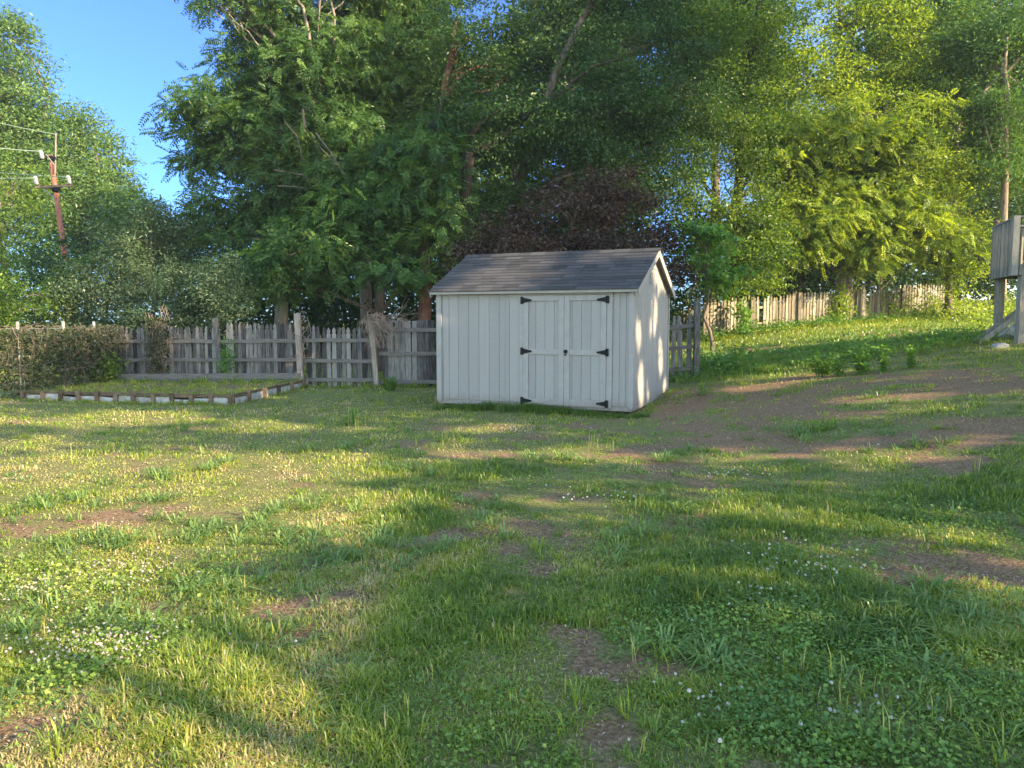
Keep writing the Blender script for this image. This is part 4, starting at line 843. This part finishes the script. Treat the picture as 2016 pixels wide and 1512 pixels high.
h = (.012+.03*n1+.05*lu+.03*np.clip((n2-.55)*6, 0, 1))*(.6+.8*rng.random(len(x)))*(1-.5*br)*(1+.25*sstep(6, 16, dist))
w_ = (.0034+.0007*dist)*(.7+.6*rng.random(len(x)))
dry = (rng.random(len(x)) < .12+.2*br)*.42
tone = .49-.22*lu+.85*(fbm(x, y, 1.6, 41)-.5)+.5*(noise(x, y, .45, 43)-.5)+rng.normal(size=len(x))*.12+.17*sstep(.5, -1.5, x)+dry+.16*ell(*proj(*warp(x, y), Z(x, y)), THA, .4)  # blades toned yellower towards the left, sunlit look put into the colour
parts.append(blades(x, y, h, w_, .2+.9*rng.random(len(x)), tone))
# wide bladed tufts
TU = [(120, 990), (300, 985), (350, 940), (440, 920), (520, 1050), (560, 1080), (450, 1060), (760, 1070), (700, 1110), (930, 1040), (980, 1010), (740, 930), (650, 890), (830, 930), (1350, 1000), (260, 1080), (200, 1070), (90, 1240), (220, 1240), (440, 1160), (1560, 860), (1600, 850), (1830, 880), (1860, 1230), (1930, 1250), (1980, 1230), (1800, 1240), (1900, 1290), (1330, 1290), (1360, 1260), (1290, 905), (1140, 910), (1060, 905), (640, 1000), (1300, 1060), (1200, 1090), (880, 1090), (560, 1010), (610, 1060), (380, 1060), (620, 1105), (1780, 1290), (1950, 1190), (700, 1060)]
def tuft(px, py, hh, n, sp, ww, tn, z=None):
    a = rng.random(n)*6.283; r = rng.random(n)**.7*sp
    return blades(px+r*np.cos(a), py+r*np.sin(a), hh*(.5+.7*rng.random(n)), ww*(.7+.6*rng.random(n)), .35+.9*rng.random(n), tn+rng.normal(size=n)*.1, yaw=a+rng.normal(size=n)*.5)
wide = []
def wtuft(px, py, hh, n, sp, ww, tn):
    a = rng.random(n)*6.283; r = rng.random(n)**.7*sp; L = hh*(.6+.7*rng.random(n))
    return blades(px+r*np.cos(a), py+r*np.sin(a), L, ww*(.7+.5*rng.random(n)), 1.0+.9*rng.random(n), tn+rng.normal(size=n)*.15, yaw=a+rng.normal(size=n)*.6)
for u, v in TU:
    p = G(u, v)
    for q in range(3): wide.append(wtuft(p[0]+rng.normal()*.16, p[1]+rng.normal()*.14, .1+.05*rng.random(), 22, .06+.04*rng.random(), .0095+.0006*p[1], .35+.35*rng.random()))
for k in range(520):
    u, v = rng.random()*2100-50, 850+620*rng.random()**1.2; p = G(u, v)
    if bare(np.array(p[0]), np.array(p[1])) > .6 or noise(p[0], p[1], 1.4, 33) < .42: continue
    wide.append(wtuft(p[0], p[1], .06+.06*rng.random(), 13, .05, .0065+.0006*p[1], .2+.5*rng.random()))
for k in range(1100):
    yy = 2.6+14*rng.random()**1.3; xx = (rng.random()*2-1)*.72*yy
    if in_shed(xx, yy, .1) or bare(np.array(xx), np.array(yy)) > .6: continue
    parts.append(tuft(xx, yy, .04+.09*rng.random()**2, 20, .04+.07*rng.random(), .005+.0005*yy, .15+.5*rng.random()))
# long grass round the shed skirt, gate foot and fence feet
for k in range(260):
    lx = rng.random()*(SW+.3); ly = -.08-.28*rng.random()**2; hh = .1+.13*math.exp(-((lx-1.6)/1.0)**2)
    xx = SNEAR[0]+(lx-SW)*c_-ly*s_; yy = SNEAR[1]+(lx-SW)*s_+ly*c_; parts.append(tuft(xx, yy, hh, 16, .06, .008, .15))
for k in range(60):
    ly = rng.random()*SD; xx = SNEAR[0]+.12*c_-ly*s_; yy = SNEAR[1]+.12*s_+ly*c_; parts.append(tuft(xx+.1*rng.random(), yy, .08, 10, .06, .007, .4))
for k in range(230):
    xx = -9.4+12.4*rng.random(); parts.append(tuft(xx, 17.6-.0*xx-.15*rng.random(), .1+.14*rng.random()**3, 14, .09, .012, .35+.3*rng.random()))
for k in range(500):
    f, g = rng.random(2); p = (bp[0]*(1-f)+bp[1]*f)*(1-g)+(bp[3]*(1-f)+bp[2]*f)*g; parts.append(tuft(p[0], p[1], .05+.1*rng.random()**2, 16, .1, .012, .55+.3*rng.random()))
for k in range(130):
    p = np.array([3.2+7*rng.random(), 9.5+6*rng.random()]); parts.append(tuft(p[0], p[1], .05+.07*rng.random()**2, 12, .14, .012, .45+.3*rng.random()))
for k in range(260):   # along the far fence and the rough slope
    f = rng.random(); i_ = int(f*5); g = f*5-i_; a = np.array(fp[i_]); b = np.array(fp[i_+1]); p = a+(b-a)*g; parts.append(tuft(p[0]+rng.normal()*.2, p[1]-.2-1.6*rng.random(), .22, 14, .16, .025, .7))
for k in range(420):
    p = np.array([3.6+9*rng.random(), 15.2+3.2*rng.random()]); parts.append(tuft(p[0], p[1], .12+.12*rng.random(), 14, .12, .014, .35))
for k in range(150):
    f = rng.random()**.8; a, b = (bp[0], bp[1]) if rng.random() < .7 else (bp[1], bp[2]); p = a+(b-a)*f; parts.append(tuft(p[0]+rng.normal()*.05, p[1]-.12, .07+.08*rng.random()**2, 10, .08, .01, .45+.3*rng.random(), ))
# tall seed stems
for u, v, hh in [(690, 842, .34), (700, 846, .38), (722, 838, .3), (820, 880, .18), (875, 868, .25), (910, 855, .2), (870, 880, .22), (890, 872, .16), (1165, 888, .3), (1175, 893, .34), (1205, 890, .2), (1105, 880, .22), (148, 900, .2), (145, 915, .16), (560, 1000, .1), (355, 850, .15), (1830, 770, .16), (1310, 1330, .1)]+[(rng.integers(20, 1990), rng.integers(900, 1500), .1+.1*rng.random()) for _ in range(46)]:
    p = G(u, v); n = 3; parts.append(blades(p[0]+rng.normal(size=n)*.02, p[1]+rng.normal(size=n)*.02, hh*(.8+.3*rng.random(n)), np.full(n, .006), .1+.3*rng.random(n), np.full(n, .85)+rng.normal(size=n)*.08))
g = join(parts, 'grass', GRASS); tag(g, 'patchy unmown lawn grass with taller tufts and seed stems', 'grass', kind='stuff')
g = join(wide, 'grass_tufts', WIDE); tag(g, 'coarse sprawling tufts of broad bladed grass across the lawn', 'grass', kind='stuff')
# far grass strip beyond
x, y = spots(90000, 16, 45, 1.2, .8); k = ((x > 2) | (y > 19)) & (rng.random(len(x)) > 1.3*bare(x, y)); x, y = x[k], y[k]; n = len(x)
V = blades(x, y, .06+.08*rng.random(n), .02+.02*rng.random(n), rng.random(n), .5+.6*(fbm(x, y, 3, 5)-.5)+rng.normal(size=n)*.12)
g = join([V], 'far_grass', GRASS); tag(g, 'sunlit rough grass along the far right fence', 'grass', kind='stuff')

# weedy undergrowth along the far fence and over the shaded rise
Vs, Ts = [], []
for k in range(420):
    if k < 260:
        f = rng.random()*5; i_ = min(int(f), 4); a = np.array(fp[i_]); b = np.array(fp[i_+1]); p = a+(b-a)*(f-i_); px, py, hh = p[0]+rng.normal()*.2, p[1]-.15-1.5*rng.random()**1.5, .15+.3*rng.random()**2
    else: px, py, hh = 3.4+8*rng.random(), 15.4+3.4*rng.random(), .08+.2*rng.random()**2
    n = 34; q = np.array([px, py, float(Z(px, py))+hh*.5])+rng.normal(size=(n, 3))*np.array([.2, .16, hh*.3]); q[:, 2] = np.maximum(q[:, 2], float(Z(px, py))+.02)
    Vs.append(leaf_arrays(q, np.array([0, -.2, 1.])+rng.normal(size=(n, 3))*.5, (.05+.06*rng.random(n)), .65)); Ts.append(.3+.4*rng.random()+rng.normal(size=n)*.12)
o = leafmesh('undergrowth', np.vstack(Vs), np.concatenate(Ts), L_WEED); tag(o, 'weedy undergrowth at the foot of the far fence and on the shaded rise', 'undergrowth', kind='stuff')
# ground cover: clover and small broad leaves
CLO = [(1600, 1130, 230, 90), (1450, 1260, 230, 110), (1700, 1380, 330, 120), (250, 1290, 260, 70), (150, 1150, 170, 50), (1850, 1050, 190, 60), (1200, 960, 180, 30), (950, 1420, 130, 80, .4), (500, 1130, 150, 40), (1500, 690, 250, 30), (600, 870, 250, 25, .6), (180, 860, 220, 60, .4)]
def clov(x, y): u, v = proj(*warp(x, y), Z(x, y)); return ell(u, v, CLO, .4)
x, y = spots(470000, 1.9, 20, 1.9)
br = bare(x, y); cl_ = clov(x, y); n2 = fbm(x, y, .5, 51)
k = rng.random(len(x)) < np.clip(.06+.5*cl_*(.4+1.2*n2)+.9*(n2-.52)-.9*br, .01, 1); x, y, cl_ = x[k], y[k], cl_[k]; n = len(x); dist = np.hypot(x, y)
hh = .008+(.02+.05*cl_)*rng.random(n); nr = np.array([0, 0, 1.])+rng.normal(size=(n, 3))*.4
sz = (.011+.0016*dist)*(.5+.9*rng.random(n)**2)*(1+.45*(noise(x, y, .6, 71) > .6)*(rng.random(n) < .5)); tone = .4+.8*(fbm(x, y, .9, 61)-.5)+rng.normal(size=n)*.12+.22*(x < -.5)  # leaf tone stepped up on the left, sunlight painted into it
o = leafmesh('clover', leaf_arrays(np.stack([x, y, gz(x, y)+hh], -1), nr, sz, .85), tone, COVER); tag(o, 'low clover and broad leaved ground cover between the grass', 'ground cover', kind='stuff')
# blossoms
BL = [(240, 1290, 200, 50, 300), (230, 1140, 150, 40, 90), (1570, 1120, 140, 60, 60), (1400, 1380, 100, 70, 22), (1500, 1200, 120, 60, 26), (1440, 940, 100, 10, 20), (1180, 990, 90, 20, 20), (1700, 1420, 120, 60, 16), (60, 1170, 60, 30, 40)]
m = MB(); Vs = []; Ts = []
for cu, cv, ru, rv, n in BL:
    for k in range(n):
        p = G(cu+rng.normal()*ru*.5, cv+rng.normal()*rv*.5); r = .007+.004*rng.random() if cu > 400 else .006+.003*rng.random()
        c = p+np.array([0, 0, .045+.03*rng.random()]); d = unit(9); d[:, 2] = np.abs(d[:, 2])
        Vs.append(leaf_arrays(c+d*r*.6, d, np.full(9, r*1.5), .7)); Ts.append(np.full(9, .2+.5*rng.random() if cu < 400 else .9))
o = leafmesh('clover_blossoms', np.vstack(Vs), np.concatenate(Ts), BLOSSOM); tag(o, 'small white and pinkish clover blossoms dotted over the lawn', 'flowers', kind='stuff')
x, y = spots(26000, 2.2, 20, 1.6); k = rng.random(len(x)) < np.clip(bare(x, y)-.1, 0, 1); x, y = x[k], y[k]; n = len(x)
o = leafmesh('pebbles', leaf_arrays(np.stack([x, y, gz(x, y)+.004], -1), np.array([0, 0, 1.])+rng.normal(size=(n, 3))*.5, (.01+.0014*y)*(.4+rng.random(n)), .8), rng.random(n), leafmat('pebble', [(0, (.1, .065, .045)), (.6, (.25, .18, .13)), (1, (.5, .44, .38))], tcol=(1, 1, 1), trans=.0)); tag(o, 'small stones and crumbs of dry red brown soil', 'soil', kind='stuff')
# dead litter on bare soil
x, y = spots(60000, 2.2, 18, 1.7); k = rng.random(len(x)) < np.clip(bare(x, y)*1.2+.03, 0, 1); x, y = x[k], y[k]; n = len(x)
o = leafmesh('leaf_litter', leaf_arrays(np.stack([x, y, gz(x, y)+.004+.008*rng.random(n)], -1), np.array([0, 0, 1.])+rng.normal(size=(n, 3))*.35, (.018+.0016*y)*(.5+rng.random(n)), .25), rng.random(n),
             leafmat('litter', [(0, (.07, .045, .03)), (.5, (.2, .13, .085)), (1, (.42, .33, .24))], tcol=(1, .9, .8), trans=.1)); tag(o, 'dry leaf and straw litter scattered on bare red brown soil', 'litter', kind='stuff')

# ------------------------------------------------------------ individual weeds and low bushes
def weed(name, label, p, h, n, leaf, mat, tone=.5, sp=.12, group=None, asp=.6, spiky=False, cat='weed'):
    root = empty(name, (p[0], p[1], float(Z(p[0], p[1])))); tag(root, label, cat, group); m = MB(); Vs = []; T = []
    for k in range(n):
        m = MB(); q = np.array([rng.normal()*sp*.3, rng.normal()*sp*.3, -.02]); d = np.array([rng.normal()*.18, rng.normal()*.18, 1.]); K = 8; pts = [q]; hk = h*(.6+.5*rng.random())
        for s in range(K): d = d+rng.normal(size=3)*.06; d /= np.linalg.norm(d); q = q+d*hk/K; pts.append(q)
        m.tube(pts, np.linspace(.008, .003, K+1)*(1+h), 5); m.build('stem', L_WEED, root)
        for s in range(2, K+1):
            for r in range(3):
                a = rng.random()*6.28; dv_ = np.array([math.cos(a), math.sin(a), .35 if spiky else .05]); L = leaf*(.6+.6*rng.random())*(1-.3*s/K)
                Vs.append(leaf_arrays((pts[s]+dv_*L*.6)[None], np.array([[0, 0, 1.]])+rng.normal(size=(1, 3))*.35, np.array([L]), asp, dv_[None])); T.append(tone+rng.normal()*.15)
    leafmesh('leaves', np.vstack(Vs), np.array(T), mat, root); return root
GW = 'weeds along the rear edge of the dirt'
for u, v, h, n, lf, lb in [(1618, 742, .5, 7, .13, 'round leaved weed leftmost in the row behind the dirt'), (1650, 742, .38, 7, .1, 'small round leaved weed second in the row behind the dirt'), (1695, 738, .55, 7, .14, 'tallest round leaved weed in the row behind the dirt'), (1735, 735, .48, 6, .1, 'bright sunlit weed right of the tallest one behind the dirt'), (1795, 725, .4, 4, .12, 'thin weed standing alone at the right end of the row')]:
    weed('broadleaf_weed', lb, G(u, v), h, n, lf, L_WEED, .6, group=GW, asp=.85)
weed('upright_weed', 'tall leafy weed in front of the right post of the shed side', G(1452, 735), .75, 5, .17, L_WEED, .5, asp=.5)
weed('upright_weed', 'small sunlit weed at the shed right corner on bright grass', G(1388, 778), .3, 4, .08, L_WEED, .8)
weed('upright_weed', 'spiky lone weed on the lawn below the raised bed', G(358, 850), .2, 3, .07, L_WEED, .8, spiky=True, asp=.3)
weed('upright_weed', 'spiky green weed left of the shed on the lawn', G(694, 838), .36, 4, .1, L_WEED, .5, spiky=True, asp=.25)
weed('upright_weed', 'yellow green weed clump on the dirt mound', G(1612, 850), .22, 10, .06, L_WEED, .9, sp=.5)
weed('upright_weed', 'small sunlit weed growing on the raised bed near its right side', np.array([-6.1, 16.8, 0]), .4, 3, .06, L_WEED, .9, spiky=True, asp=.3)
it = empty('iris_clump', (*G(768, 772)[:2], 0)); tag(it, 'dark clump of strappy leaves at the foot of the board fence', 'plant')
pz = G(768, 770); n = 90; a = rng.random(n)*6.283; V = blades(pz[0]+.1*np.cos(a)*rng.random(n), pz[1]+.1*np.sin(a), .25+.22*rng.random(n), np.full(n, .022), .3+.5*rng.random(n), .1+.15*rng.random(n), yaw=a); o = mesh('leaves', *V[:3], GRASS, None, V[3]); hang(o, it)
def creeper(name, label, pts, mat, leaf, n, sp, tone=.6, cat='vine'):
    c = np.mean([q[:3] for q in pts], 0); root = empty(name, (c[0], c[1], float(Z(c[0], c[1])))); tag(root, label, cat)
    P_ = []
    for q in pts:
        k = int(n/len(pts)); P_.append(np.array(q[:3])+rng.normal(size=(k, 3))*np.array(sp if len(q) < 4 else q[3])*.5)
    p = np.vstack(P_); p = p[p[:, 2] > Z(p[:, 0], p[:, 1])]; k = len(p)
    hang(leafmesh('leaves', leaf_arrays(p, np.array([0, -.6, .6])+rng.normal(size=(k, 3))*.6, leaf*(.6+.7*rng.random(k)), .6), tone+rng.normal(size=k)*.2, mat), root)
    for q in pts: m = MB(); limb(m, (q[0], q[1]+.1, float(Z(q[0], q[1]))-.05), q[:3], .015, .008, .05, 5); hang(m.build('stem', BARK), root)
    return root
creeper('creeper', 'leafy creeper climbing the left bays of the far picket fence', [P(1460, 615, 25.9), P(1466, 645, 25.7), P(1460, 670, 25.3)], L_WEED, .14, 650, (.28, .3, .45))
creeper('creeper', 'creeper draped over the middle post of the far picket fence', [P(1655, 585, 28.1), P(1660, 610, 28.1), P(1650, 640, 27.8)], L_LIME, .13, 900, (.4, .3, .5))
creeper('creeper', 'sparse creeper on the right bays of the far picket fence', [P(1755, 595, 29.1), P(1800, 610, 29.3), P(1765, 620, 29), P(1840, 600, 30)], L_LIME, .12, 600, (.5, .3, .5))
creeper('ground_creeper', 'bright yellow green bush sprawling at the right end of the far fence', [P(1885, 612, 29.5), P(1900, 630, 28.5), P(1880, 640, 27), P(1870, 620, 29)], L_LIME, .12, 3500, (1., 1.2, .55), .75, 'bush')
creeper('ground_creeper', 'sunlit leafy plants behind the deck posts', [P(1985, 625, 24), P(2010, 600, 26), P(1960, 640, 23)], L_LIME, .12, 2000, (1., 1., .5), .7, 'bush')
creeper('creeper', 'leafy weeds beside the pointed post right of the shed', [P(1405, 712, 17.2), P(1420, 728, 16.8), P(1450, 712, 18)], L_WEED, .1, 1200, (.5, .5, .3), .3)
creeper('creeper', 'small green creeper at the left end of the weathered fence', [P(205, 738, 17.5), P(215, 720, 17.6)], L_LIME, .09, 500, (.35, .2, .35), .4)
creeper('creeper', 'green creeper at the foot of the middle post of the weathered fence', [P(442, 725, 17.9), P(448, 700, 17.9)], L_WEED, .07, 350, (.18, .15, .35), .4)

# ------------------------------------------------------------ haze volume added to veil the far trees
hm = bpy.data.materials.new('haze_air'); hm.use_nodes = True; t = hm.node_tree; t.nodes.clear()
out = t.nodes.new('ShaderNodeOutputMaterial'); pv = t.nodes.new('ShaderNodeVolumePrincipled'); pv.inputs['Color'].default_value = (.86, .92, 1, 1); pv.inputs['Density'].default_value = .0006; pv.inputs['Anisotropy'].default_value = .35
t.links.new(pv.outputs[0], out.inputs['Volume'])
hz = MB().box((-70, -40, -2), (70, 80, 32)).build('haze', hm); tag(hz, 'thin bluish haze added to veil the far trees', 'haze', kind='stuff')
